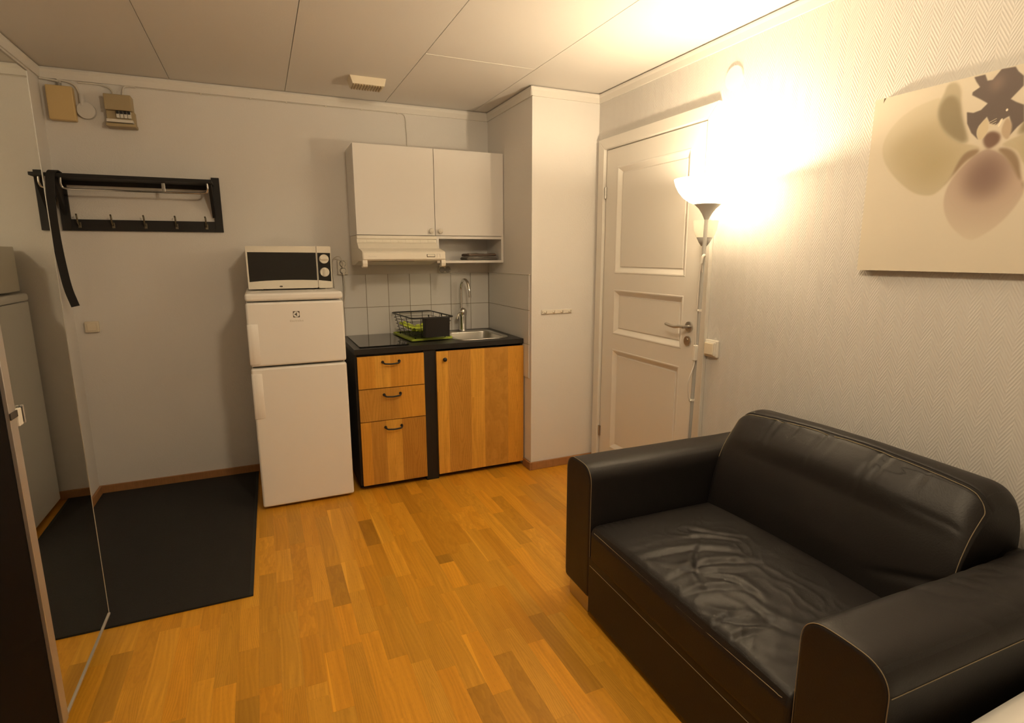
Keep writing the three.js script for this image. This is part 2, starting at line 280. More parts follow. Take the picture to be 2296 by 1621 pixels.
// wall tiles, 15 x 20 cm
{
  const g0 = 0.0015, ty = [0.6173, 0.8403, 1.0603, 1.2832], r = rng(3);
  mesh('grout', span(-1.14, -0.001, 0.62, 1.2815, 0.0002, 0.0035), M.grout, wallBack);
  for (let k = 0; k < 8; k++) for (let j = 0; j < 3; j++) {
    const x1 = k === 0 ? -0.009 : -0.15 * k, x0 = k === 7 ? -1.14 : -0.15 * (k + 1);
    const g = span(x0 + g0, x1 - g0, ty[j] + g0, ty[j + 1] - g0, 0.0015, 0.0068 + r() * 0.0006, 0.0012);
    mesh('tile', g, r() < 0.5 ? M.tile : M.tileB, wallBack);
  }
  mesh('tile_trim', span(-0.0085, -0.0002, 1.2834, 1.2885, 0.009, 0.700, 0.001), M.trim, wallCorner);
  mesh('grout', span(-0.0035, -0.0002, 0.62, 1.2815, 0.002, 0.690), M.grout, wallCorner);
  for (let j = 0; j < 3; j++) { const lo = j === 0 ? 0.62 : ty[j]; mesh('tile', span(-0.0075, -0.0015, lo + g0, ty[j + 1] - g0, 0.009, 0.694, 0.0012), j === 1 ? M.tileB : M.tile, wallCorner); }
}

// ------------------------------------------------------------------ door with frame
{
  const d = new THREE.Group(); d.name = 'door_1'; scene.add(d); struct(d, 'white three-panel door behind the floor lamp', 'door');
  // casing boards (mitred) on the wall face
  const cas = (pts, nm) => { const s = poly(pts), g = extrude(s, 0.014, 0.004); g.translate(0, 0, 0.004); g.applyMatrix4(new THREE.Matrix4().set(0, 0, -1, RX - 0.0003, 0, 1, 0, 0, 1, 0, 0, 0, 0, 0, 0, 1)); g.computeVertexNormals(); mesh(nm, g, M.doorWhite, d); };
  const a0 = 0.752, a1 = 1.765, at = 2.106, i0 = 0.815, i1 = 1.700, it = 2.043;
  cas([[a0, 0.001], [i0, 0.001], [i0, it], [a0, at]], 'casing'); cas([[i1, 0.001], [a1, 0.001], [a1, at], [i1, it]], 'casing'); cas([[i0, it], [i1, it], [a1, at], [a0, at]], 'casing');
  // jambs in the opening
  mesh('jamb', span(RX + 0.0005, RX + T - 0.001, 0.001, DH - 0.001, DZ0 + 0.0005, 0.825), M.doorWhite, d); mesh('jamb', span(RX + 0.0005, RX + T - 0.001, 0.001, DH - 0.001, 1.697, DZ1 - 0.0005), M.doorWhite, d); mesh('jamb', span(RX + 0.0005, RX + T - 0.001, it - 0.003, DH - 0.001, 0.826, 1.696), M.doorWhite, d);
  // leaf with three openings
  const lf = RX - 0.004, L0 = 0.8285, L1 = 1.6935, LT = 2.036;
  const panels = [[0.939, 1.582, 1.295, 1.930], [0.939, 1.579, 0.916, 1.196], [0.939, 1.574, 0.16, 0.820]];
  const s = new THREE.Shape(); s.moveTo(L0, 0.008); s.lineTo(L1, 0.008); s.lineTo(L1, LT); s.lineTo(L0, LT); s.closePath();
  for (const [z0, z1, y0, y1] of panels) { const h = new THREE.Path(); h.moveTo(z0, y0); h.lineTo(z0, y1); h.lineTo(z1, y1); h.lineTo(z1, y0); h.closePath(); s.holes.push(h); }
  const toWall = new THREE.Matrix4().set(0, 0, -1, lf + 0.04, 0, 1, 0, 0, 1, 0, 0, 0, 0, 0, 0, 1);
  const g = extrude(s, 0.04); g.applyMatrix4(toWall); g.computeVertexNormals(); const leaf = mesh('leaf', g, M.doorWhite, d);
  for (const [z0, z1, y0, y1] of panels) {   // moulding: bead, slope in, flat groove, slope out to the raised field
    const steps = [[0, 0.0005], [0.004, 0.002], [0.010, 0.001], [0.036, -0.018], [0.040, -0.018], [0.043, -0.013]], pos = [];
    const ring = ([o, h]) => [[z0 + o, y0 + o], [z1 - o, y0 + o], [z1 - o, y1 - o], [z0 + o, y1 - o]].map(([z, y]) => [lf - h, y, z]);
    const quad = (a, b, c, e) => pos.push(...a, ...b, ...c, ...a, ...c, ...e);
    const base = ring([0, -0.03]); let prev = base;
    for (const st of steps) { const cur = ring(st); for (let k = 0; k < 4; k++) { const n = (k + 1) % 4; quad(prev[k], cur[k], cur[n], prev[n]); } prev = cur; }
    quad(prev[0], prev[3], prev[2], prev[1]);
    const pg = new THREE.BufferGeometry(); pg.setAttribute('position', new THREE.Float32BufferAttribute(pos, 3)); pg.setAttribute('uv', new THREE.Float32BufferAttribute(new Float32Array(pos.length / 3 * 2), 2)); pg.computeVertexNormals();
    mesh('panel', pg, M.doorWhite, leaf);
  }
  for (const y of [1.786, 0.246]) { mesh('hinge', [cyl(0.006, 0.006, 0.068, lf - 0.006, y, 0.8225, 12), span(lf - 0.004, lf - 0.001, y - 0.034, y + 0.034, 0.812, 0.834)], M.satin, d); }
  const hx = lf - 0.001, h = mesh('handle', [cyl(0.026, 0.026, 0.008, hx - 0.005, 1.042, 1.638, 28, [0, 0, Math.PI / 2]), cyl(0.009, 0.010, 0.045, hx - 0.028, 1.042, 1.638, 14, [0, 0, Math.PI / 2]),
    tube([[hx - 0.046, 1.042, 1.642], [hx - 0.050, 1.043, 1.615], [hx - 0.050, 1.037, 1.580], [hx - 0.050, 1.040, 1.54], [hx - 0.047, 1.045, 1.505]], 0.008, 24, 10)], M.satin, leaf);
  h.userData.label = 'curved satin steel lever handle';
  mesh('lock_plate', [cyl(0.025, 0.025, 0.006, hx - 0.004, 0.966, 1.630, 28, [0, 0, Math.PI / 2]), cyl(0.008, 0.008, 0.004, hx - 0.008, 0.972, 1.630, 12, [0, 0, Math.PI / 2])], M.satin, leaf);
}

// ------------------------------------------------------------------ floor lamp (the light source)
const lamp = thing('floor_lamp', 'lit white uplighter floor lamp standing between door and sofa', 'lamp', [0.236, 0.0005, 1.917]);
{
  lamp.rotation.set(0.0082, 0, -0.0176);
  const lathe = (pts, seg = 64) => new THREE.LatheGeometry(pts.map(([r, y]) => V2(r, y)), seg);
  const Y = 1.727;
  M.lampGrey = std({ color: new THREE.Color().setRGB(0.42, 0.41, 0.385), roughness: 0.45 });
  M.shade = phy({ color: new THREE.Color().setRGB(0.95, 0.93, 0.88), roughness: 0.9, transmission: 0.6, thickness: 0, side: THREE.DoubleSide });
  M.cupGlass = phy({ color: new THREE.Color().setRGB(0.86, 0.83, 0.75), roughness: 0.9, transmission: 0.35, thickness: 0, side: THREE.DoubleSide });
  mesh('base', lathe([[0, 0], [0.128, 0], [0.13, 0.004], [0.128, 0.012], [0.06, 0.02], [0.016, 0.026], [0.012, 0.04], [0, 0.04]]), M.plasticWhite, lamp);
  mesh('pole', cyl(0.0085, 0.0085, Y - 0.165, 0, 0.02 + (Y - 0.165) / 2, 0, 20), M.lampGrey, lamp);
  mesh('cone', lathe([[0.010, Y - 0.168], [0.014, Y - 0.158], [0.022, Y - 0.142], [0.036, Y - 0.122], [0.052, Y - 0.107], [0.058, Y - 0.103], [0.05, Y - 0.1025], [0.0, Y - 0.1025]]), M.lampGrey, lamp);
  mesh('shade', lathe([[0.052, Y - 0.1015], [0.062, Y - 0.101], [0.080, Y - 0.093], [0.105, Y - 0.076], [0.127, Y - 0.051], [0.141, Y - 0.025], [0.149, Y]], 96), M.shade, lamp);
  mesh('socket', cyl(0.018, 0.020, 0.05, 0, Y - 0.078, 0, 20), M.plasticWhite, lamp);
  const bulbMat = std({ color: 0xffffff, roughness: 0.5, emissive: LAMP.color, emissiveIntensity: 30 });
  mesh('bulb', new THREE.SphereGeometry(0.024, 24, 16).translate(0, Y - 0.032, 0), bulbMat, lamp);
  const light = new THREE.PointLight(LAMP.color, LAMP.intensity, 0, 2); light.position.set(0, Y - 0.032, 0); light.castShadow = true; light.shadow.radius = 1.2; light.name = 'bulb_light'; lamp.add(light);
  // small reading cup on its own tube beside the pole (off)
  const cx = 0.044, cz = -0.051, cy = 1.446;
  mesh('reading_cup', new THREE.LatheGeometry([[0.033, 0.036], [0.042, 0.048], [0.050, 0.074], [0.055, 0.112]].map(([a, b]) => V2(a, b)), 40).translate(cx, cy, cz), M.cupGlass, lamp);
  mesh('reading_cone', new THREE.LatheGeometry([[0.0, 0], [0.013, 0], [0.024, 0.016], [0.035, 0.038], [0.0, 0.039]].map(([a, b]) => V2(a, b)), 32).translate(cx, cy, cz), M.lampGrey, lamp);
  mesh('reading_tube', [cyl(0.010, 0.010, 0.125, cx, cy - 0.0625, cz, 16), tube([[cx, cy - 0.120, cz], [cx - 0.003, cy - 0.135, cz + 0.004], [cx - 0.02, cy - 0.142, cz + 0.022], [0, cy - 0.142, 0]], 0.006, 16, 8)], M.plasticWhite, lamp);
  mesh('pole_clip', [tube([[-0.004, 1.400, 0.012], [-0.012, 1.405, 0.016], [-0.022, 1.395, 0.018], [-0.026, 1.370, 0.018]], 0.006, 14, 8)], M.plasticWhite, lamp);
  mesh('cord', tube([[-0.012, 1.33, 0.012], [-0.026, 1.372, 0.018], [-0.030, 1.31, 0.016], [-0.026, 1.16, 0.014], [-0.022, 1.07, 0.014], [-0.020, 1.0, 0.016]], 0.0026, 50, 6), M.wire, lamp);
  mesh('inline_switch', [box(0.020, 0.072, 0.016, -0.019, 0.968, 0.016, 0.004)], M.plasticWhite, lamp);
  mesh('cord', tube([[-0.020, 0.934, 0.016], [-0.026, 0.905, 0.020], [-0.046, 0.865, 0.024], [-0.052, 0.825, 0.022], [-0.035, 0.76, 0.012], [-0.022, 0.72, 0.012], [-0.020, 0.5, 0.012], [-0.018, 0.12, 0.012], [-0.05, 0.024, 0.04]], 0.0026, 80, 6), M.wire, lamp);
  for (const y of [1.16, 0.742]) mesh('cord_clip', [cyl(0.0115, 0.0115, 0.010, 0, y, 0, 16), tube([[-0.010, y, 0.004], [-0.024, y - 0.002, 0.012], [-0.032, y + 0.006, 0.016]], 0.0035, 10, 6)], M.plasticWhite, lamp);
}

// ------------------------------------------------------------------ ceiling lamp in the middle of the room (above the frame)
{
  const cl = thing('ceiling_lamp', 'round opal ceiling lamp in the middle of the room', 'lamp', [-0.93, H - 0.0005, 3.0]);
  mesh('base', cyl(0.16, 0.16, 0.025, 0, -0.0125, 0, 40), M.plasticWhite, cl);
  mesh('dome', new THREE.SphereGeometry(0.15, 40, 24).scale(1, 0.45, 1).translate(0, -0.09, 0), std({ color: 0xffffff, roughness: 0.4, emissive: DOME.color, emissiveIntensity: 2 }), cl);
  const l = new THREE.PointLight(DOME.color, DOME.intensity, 0, 2); l.position.set(0, -0.09, 0); l.castShadow = true; l.shadow.radius = 5; l.name = 'dome_light'; cl.add(l);
}

// ------------------------------------------------------------------ sofa
const sofa = thing('sofa', 'black leather two-seat sofa with pale stitching against the herringbone wall', 'sofa', [-0.462, 0, 2.002]);
{
  sofa.rotation.y = -0.0265;   // local x: depth from the front, local z: length from the far arm
  const arm = (z0, z1, far) => {
    const w = z1 - z0, top = 0.612, bot = 0.076, R = 0.062;
    const s = new THREE.Shape(); s.moveTo(0.012, bot); s.lineTo(w - 0.012, bot); s.quadraticCurveTo(w, bot, w, bot + 0.012); s.lineTo(w, top - R); s.quadraticCurveTo(w, top, w - R, top); s.lineTo(R, top); s.quadraticCurveTo(0, top, 0, top - R); s.lineTo(0, bot + 0.012); s.quadraticCurveTo(0, bot, 0.012, bot);
    const pts = s.getSpacedPoints(120), n = pts.length, pos = [], idx = []; const D = 0.90, NX = 60, cyc = (bot + top) / 2;
    const ring = (x, inset) => { for (const p of pts) { const dx = p.x - w / 2, dy = p.y - cyc; const q = inset ? V2(w / 2 + dx * (1 - inset / (w / 2)), cyc + dy * (1 - inset / (top - cyc))) : p; let yy = q.y, zz = q.x; const on = smooth(top - 0.07, top, yy);
      const crease = far ? 0 : 0.004 * Math.pow(1 - Math.abs(N(x * 9 - zz * 7, zz * 5 + x * 3, 2)), 8) * smooth(0.25, 0.4, x) * smooth(0.85, 0.6, x);
      yy += on * (0.006 * Math.sin(clamp(zz / w, 0, 1) * Math.PI) + 0.002 * N(x * 6, zz * 9, far ? 1 : 8) - crease - (far ? 0.02 : 0.0) * smooth(0.2, 0.9, x) * 0); pos.push(x, yy, z0 + zz); } };
    const rows = [[0.010, 0.012], [0.003, 0.006], [0.0, 0.0145]]; const xs = [];
    // front cap ring sequence: centre fan, inset face, seam groove, then the body
    ring(0.002, 0.03); xs.push(1); ring(0.0, 0.012); ring(0.002, 0.004); ring(0.006, 0.0015); ring(0.009, 0.003); ring(0.013, 0.0008);
    for (let i = 1; i <= NX; i++) ring(0.013 + (D - 0.026) * i / NX, 0); ring(D, 0.012); ring(D, 0.05);
    const nr = pos.length / 3 / n;
    for (let a = 0; a < nr - 1; a++) for (let k = 0; k < n - 1; k++) { const p = a * n + k, q = p + n; idx.push(p, p + 1, q, p + 1, q + 1, q); }
    const cap = (start, x, rev) => { const c = pos.length / 3; pos.push(x, cyc, z0 + w / 2); for (let k = 0; k < n - 1; k++) rev ? idx.push(c, start + k, start + k + 1) : idx.push(c, start + k + 1, start + k); };
    cap(0, 0.002, false); cap((nr - 1) * n, D, true);
    const g = new THREE.BufferGeometry(); g.setAttribute('position', new THREE.Float32BufferAttribute(pos, 3)); g.setIndex(idx); g.computeVertexNormals();
    let gg = uvBox(g); const m = mesh('arm', gg, M.leather, sofa);
    const loop = s.getSpacedPoints(90).filter((p) => p.y > bot + 0.02).map((p) => { const dx = p.x - w / 2, dy = p.y - cyc; const yy = cyc + dy * (1 - 0.0015 / (top - cyc)); return V3(0.004, yy + 0.0065 * smooth(top - 0.07, top, yy) * Math.sin(clamp(p.x / w, 0, 1) * Math.PI), z0 + w / 2 + dx * 0.995); });
    // order the loop from the right foot over the top to the left foot
    mesh('stitching', tube(loop, 0.0012, 160, 6), M.thread, m);
    if (!far) mesh('stitching', tube([[0.01, top - 0.058, z1 + 0.0005], [0.3, top - 0.056, z1 + 0.0008], [0.6, top - 0.056, z1 + 0.0008], [0.88, top - 0.056, z1 + 0.0005]], 0.0011, 60, 6), M.thread, m);
  };
  function uvBox(g) { const p = g.attributes.position, n = g.attributes.normal, uv = new Float32Array(p.count * 2); for (let i = 0; i < p.count; i++) { const ny = Math.abs(n.getY(i)), nx = Math.abs(n.getX(i)), nz = Math.abs(n.getZ(i)); if (ny > nx && ny > nz) { uv[2 * i] = p.getX(i); uv[2 * i + 1] = p.getZ(i); } else if (nx > nz) { uv[2 * i] = p.getZ(i); uv[2 * i + 1] = p.getY(i); } else { uv[2 * i] = p.getX(i); uv[2 * i + 1] = p.getY(i); } } g.setAttribute('uv', new THREE.BufferAttribute(uv, 2)); return g; }
  arm(0, 0.192, true); arm(1.125, 1.328, false);
  // base with a front panel
  const base = mesh('base', uvBox(pillow(0.86, 0.236, 0.934, [0.006, 0.006, 0.004], [20, 8, 30]).translate(0.431, 0.140, 0.6585)), M.leather, sofa);
  mesh('stitching', tube([[0.0004, 0.222, 0.20], [0.0004, 0.222, 0.5], [0.0004, 0.222, 0.8], [0.0004, 0.222, 1.12]], 0.0012, 40, 6), M.thread, base);
  // back frame
  mesh('back_frame', uvBox(pillow(0.115, 0.50, 1.20, [0.03, 0.03, 0.03], [8, 20, 40], (x, y, z) => [0, 0.003 * N(z * 6, x * 9, 4), 0]).translate(0.845, 0.327, 0.6585)), M.leather, sofa);
  // seat cushion
  const SW = 0.645, SH = 0.155, SL = 0.930, cx = 0.3215, cyS = 0.309, czS = 0.6585;
  const wr = (x, z) => {   // folds in the seat leather, x depth, z length, both in metres from the far front corner
    const wob = N(x * 6, z * 5, 3) * 0.12, m = smooth(0.06, 0.2, z) * smooth(0.97, 0.75, z) * smooth(-0.02, 0.05, x) * smooth(0.56, 0.36, x);
    const fold = (ax, az, bx, bz, bend, wd, dp) => { wd *= 1.45; dp *= 0.85; const L = Math.hypot(bx - ax, bz - az), t = ((x - ax) * (bx - ax) + (z - az) * (bz - az)) / (L * L); if (t < -0.15 || t > 1.15) return 0; const s = ((x - ax) * (bz - az) - (z - az) * (bx - ax)) / L - bend * Math.sin(clamp(t, 0, 1) * Math.PI) - wob * 0.05; const e = smooth(-0.15, 0.35, t) * smooth(1.15, 0.65, t); return dp * e * (Math.exp(-((s - wd) * (s - wd)) / (wd * wd)) * 0.9 - Math.exp(-(s * s) / (wd * wd * 0.35))); };
    let h = 0;
    h += fold(0.03, 0.30, 0.34, 0.42, 0.03, 0.016, 0.008); h += fold(0.05, 0.36, 0.30, 0.52, -0.03, 0.014, 0.008); h += fold(0.02, 0.44, 0.36, 0.50, 0.04, 0.016, 0.009);
    h += fold(0.01, 0.52, 0.22, 0.60, 0.02, 0.013, 0.008); h += fold(0.02, 0.58, 0.18, 0.72, -0.04, 0.014, 0.009); h += fold(-0.01, 0.66, 0.16, 0.70, 0.02, 0.012, 0.007);
    h += fold(0.0, 0.73, 0.13, 0.74, 0.01, 0.011, 0.007); h += fold(0.16, 0.62, 0.30, 0.84, -0.06, 0.018, 0.010); h += fold(0.10, 0.55, 0.30, 0.30, 0.04, 0.014, 0.007); h += fold(0.22, 0.26, 0.40, 0.36, 0.02, 0.014, 0.006);
    h += fold(0.30, 0.20, 0.44, 0.34, -0.02, 0.014, 0.006); h += fold(0.06, 0.80, 0.24, 0.88, -0.03, 0.014, 0.008); h += fold(0.12, 0.46, 0.20, 0.66, 0.04, 0.015, 0.008);
    const n1 = N(x * 16 + N(z * 7, x * 6) * 1.5, z * 11, 5); h += m * 0.003 * (Math.pow(1 - Math.abs(n1), 3) - 0.4) + m * 0.0008 * N(x * 26, z * 20, 9);
    h += 0.0022 * Math.pow(Math.max(0, Math.sin(x * 210 + 3 * N(z * 12, x * 4, 1))), 2) * smooth(0.1, 0.03, z) * smooth(0.32, 0.1, x);
    return h;
  };
  const seat = mesh('seat_cushion', uvBox(pillow(SW, SH, SL, [0.030, 0.030, 0.020], [120, 16, 170], (x, y, z, n) => {
    const up = smooth(0.3, 0.9, n[1]), X = x + SW / 2, Z = z + SL / 2;
    const crown = 0.034 * Math.pow(Math.max(0, Math.sin(Math.PI * clamp(Z / SL, 0, 1))), 0.7) * Math.pow(Math.max(0, Math.sin(Math.PI * clamp(0.04 + X / SW * 0.93, 0, 1))), 0.6);
    const front = smooth(0.4, 1, -n[0]);
    return [-front * 0.004 * Math.sin(Math.PI * clamp(Z / SL, 0, 1)), up * (crown + 0.75 * wr(X, Z)), 0];
  }, 0.14).translate(cx, cyS, czS)), M.leather, sofa);
  const pz = []; for (let i = 0; i <= 40; i++) { const t = i / 40, z = czS - SL / 2 + 0.006 + (SL - 0.012) * t; const e = Math.max(0, 1 - Math.min(t, 1 - t) / 0.03); pz.push(V3(cx - SW / 2 + 0.004 - 0.003 * Math.sin(Math.PI * t) + 0.03 * e * e, cyS + SH / 2 - 0.018 + 0.010 * (1 - Math.min(1, Math.sin(Math.PI * t) * 6)) * 0, z)); }
  mesh('stitching', tube(pz, 0.0013, 120, 6), M.thread, seat);
  // back cushion: plump profile swept along the length, drawn in at both ends
  const P = [[0.560, 0.352], [0.558, 0.40], [0.570, 0.47], [0.590, 0.55], [0.618, 0.63], [0.650, 0.70], [0.683, 0.750], [0.700, 0.770], [0.712, 0.7745], [0.728, 0.782], [0.785, 0.786], [0.838, 0.766], [0.870, 0.70], [0.882, 0.60], [0.868, 0.50], [0.80, 0.37], [0.66, 0.335]];
  const curve = new THREE.CatmullRomCurve3(P.map(([a, b]) => V3(a, b, 0)), true, 'catmullrom', 0.5), NP = 260, NL = 170, pos = [], idx = [];
  const cz0 = 0.197, cz1 = 1.112, pp = curve.getPoints(NP - 1), c0 = [0.73, 0.57];
  for (let j = 0; j <= NL; j++) {
    const t = j / NL, tt = 0.5 - 0.5 * Math.cos(Math.PI * t), z = cz0 + (cz1 - cz0) * tt, dEnd = Math.min(z - cz0, cz1 - z), q = clamp(dEnd / 0.04, 0, 1), sc = Math.max(0.02, 0.90 + 0.10 * Math.sqrt(1 - (1 - q) * (1 - q))) * (j === 0 || j === NL ? 0.02 : 1);
    for (let k = 0; k < NP; k++) {
      const a = pp[k]; let dx = a.x - c0[0], dy = a.y - c0[1]; const frontness = smooth(0.0, -0.10, dx) * smooth(-0.2, -0.05, dy) + smooth(0.06, 0.12, dy) * smooth(0.08, 0.0, dx);
      const L = Math.hypot(dx, dy), s = (a.x - 0.46) / 0.3, z01 = (z - cz0) / (cz1 - cz0);
      let bump = 0.020 * Math.sin(Math.PI * z01) * frontness + 0.004 * N(a.y * 6, z * 5, 12) * frontness;
      const topf = smooth(0.60, 0.72, a.y) * (a.x < 0.705 ? 1 : 0);
      for (const [pz, sl, dp, y0] of [[0.20, 0.10, 0.004, 0.68], [0.245, 0.12, 0.0045, 0.66], [0.33, 0.10, 0.003, 0.70], [0.45, 0.14, 0.0045, 0.64], [0.50, 0.12, 0.003, 0.68], [0.66, 0.16, 0.005, 0.62], [0.70, 0.14, 0.003, 0.66], [0.82, 0.1, 0.003, 0.70]]) { const q2 = (z01 - pz + sl * (0.77 - a.y)) / 0.011; bump += topf * dp * smooth(y0, y0 + 0.06, a.y) * (0.5 * Math.exp(-(q2 - 1.5) * (q2 - 1.5)) - Math.exp(-q2 * q2)); }   // short pleats running down from the top seam
      bump -= 0.0022 * Math.exp(-Math.pow((a.y - 0.672) / 0.009, 2)) * smooth(0.76, 0.86, z01) * smooth(0.99, 0.95, z01) * (a.x < 0.70 ? 1 : 0);
      bump -= 0.008 * Math.exp(-Math.pow((a.y - 0.50 - 0.25 * (z01 - 0.9)) / 0.014, 2)) * smooth(0.72, 0.86, z01) * (a.x < 0.62 ? 1 : 0);
      const seam = Math.abs(a.x - 0.706) < 0.008 && a.y > 0.70 ? 0.003 : 0; bump -= seam;
      dx *= sc * (1 + bump / L); dy *= sc * (1 + bump / L);
      const lower = (0.010 * (1 - Math.sin(Math.PI * clamp(z01, 0.02, 0.98))) + 0.030 * Math.pow(1 - clamp(dEnd / 0.07, 0, 1), 2)) * smooth(0.55, 0.76, a.y);
      pos.push(c0[0] + dx, c0[1] + dy - lower, z);
    }
  }
  for (let j = 0; j < NL; j++) for (let k = 0; k < NP; k++) { const k2 = (k + 1) % NP, a = j * NP + k, b = j * NP + k2, c = a + NP, d = b + NP; idx.push(a, b, c, b, d, c); }
  const bg = new THREE.BufferGeometry(); bg.setAttribute('position', new THREE.Float32BufferAttribute(pos, 3)); bg.setIndex(idx); bg.computeVertexNormals();
  const back = mesh('back_cushion', uvBox(bg), M.leather, sofa);
  // seam thread: along the top front edge and down both ends
  const find = (px, py) => { let bst = 0, bd = 9; pp.forEach((p, k) => { const d = Math.hypot(p.x - px, p.y - py); if (d < bd) { bd = d; bst = k; } }); return bst; };
  const ks = find(0.703, 0.771), th = []; const at = (j, k) => V3(pos[(j * NP + k) * 3] - 0.0008, pos[(j * NP + k) * 3 + 1] + 0.0012, pos[(j * NP + k) * 3 + 2]);
  const jA = 20, jB = NL - 20;
  for (let k = ks - 58; k < ks; k += 5) th.push(at(Math.round(jA - (jA - 9) * Math.min(1, (ks - k) / 14)), k));
  for (let j = jA; j <= jB; j += 4) th.push(at(j, ks));
  for (let k = ks - 5; k > ks - 66; k -= 5) th.push(at(Math.round(jB + (NL - 9 - jB) * Math.min(1, (ks - k) / 14)), k));
  mesh('stitching', tube(th, 0.0013, 240, 6), M.thread, back);
  // steel skid feet under the arms
  for (const z of [0.022, 1.148]) for (const x of [0.012, 0.72]) { const f = mesh('foot', span(x, x + 0.14, 0.0, 0.078, z, z + 0.152, 0.004), M.satin, sofa); f.userData.label = 'satin steel block foot'; }
}

// ------------------------------------------------------------------ fridge
const fridge = thing('fridge', 'white two-door fridge freezer standing beside the black kitchenette', 'fridge', [-1.3848, 0.0005, 0]);
{
  const hw = 0.248, zf = 0.6555, zb = 0.04;
  mesh('body', span(-hw + 0.004, hw - 0.004, 0.02, 1.168, zb, 0.595, 0.006), M.fridge, fridge);
  for (const x of [-0.2, 0.2]) for (const z of [0.1, 0.55]) mesh('foot', cyl(0.016, 0.018, 0.021, x, 0.0105, z, 14), M.blackPaint, fridge);
  mesh('plinth', span(-hw + 0.012, hw - 0.012, 0.006, 0.03, 0.56, 0.60), M.blackPaint, fridge);
  mesh('top', [span(-hw, hw, 1.1705, 1.2125, zb, zf - 0.006, 0.014)], M.fridge, fridge);
  mesh('gasket', span(-hw + 0.01, hw - 0.01, 0.03, 1.16, 0.59, 0.604), M.greyPlastic, fridge);
  const up = mesh('door', span(-hw, hw, 0.8215, 1.163, 0.603, zf, 0.012), M.fridge, fridge), low = mesh('door', span(-hw, hw, 0.016, 0.8105, 0.603, zf, 0.012), M.fridge, fridge);
  const grip = (y0, y1, parent, notch) => {
    mesh('grip', [alongYgrip(y0, y1)], M.fridge, parent);
    mesh('grip_notch', span(-hw - 0.0012, -hw + 0.012, notch, notch + 0.055, zf - 0.018, zf + 0.0025, 0.002), M.inkPale, parent);
  };
  function alongYgrip(y0, y1) { const s = new THREE.Shape(); s.moveTo(-hw - 0.001, 0.61); s.lineTo(-hw - 0.001, zf + 0.002); s.quadraticCurveTo(-hw + 0.004, zf + 0.008, -hw + 0.026, zf + 0.007); s.quadraticCurveTo(-hw + 0.046, zf + 0.004, -hw + 0.058, zf - 0.003); s.lineTo(-hw + 0.02, 0.61); s.closePath(); const g = extrude(s, y1 - y0 - 0.004, 0.002); g.translate(0, 0, 0.002); g.applyMatrix4(new THREE.Matrix4().set(1, 0, 0, 0, 0, 0, 1, y0, 0, 1, 0, 0, 0, 0, 0, 1)); return toCreasedNormals(flip(g), 0.6); }
  grip(0.835, 1.050, up, 0.842); grip(0.535, 0.782, low, 0.545);
  // emblem: dark square around a pale disc with a three-pointed blade
  const e = new THREE.Group(); const lx = -0.001, ly = 1.095, hs = 0.0168;
  const sq = rrect(-hs, -hs, hs, hs, 0.002), hole = new THREE.Path(); hole.absarc(0, 0, 0.0155, 0, Math.PI * 2, true); sq.holes.push(hole);
  const blade = new THREE.Shape(); blade.moveTo(-0.0125, 0); blade.quadraticCurveTo(0.0, 0.003, 0.0035, 0.0145); blade.quadraticCurveTo(0.0025, 0, 0.0035, -0.0145); blade.quadraticCurveTo(0.0, -0.003, -0.0125, 0);
  const lens = new THREE.Shape(); lens.absarc(0, 0, 0.0158, -1.32, 1.32, false); lens.quadraticCurveTo(0.0, 0, 0.0158 * Math.cos(1.32), -0.0158 * Math.sin(1.32)); const lh = new THREE.Path(); lh.absellipse(0.0088, 0, 0.0042, 0.0118, 0, Math.PI * 2, true); lens.holes.push(lh);
  const star = [extrude(sq, 0.0006), extrude(blade, 0.0006)]; star.forEach((g) => g.translate(lx, ly, zf));
  mesh('emblem', star, M.inkDark, up);
  mesh('lettering', text('Electrolux', 0.0105).translate(lx, 1.055, zf), M.inkPale, up);
}

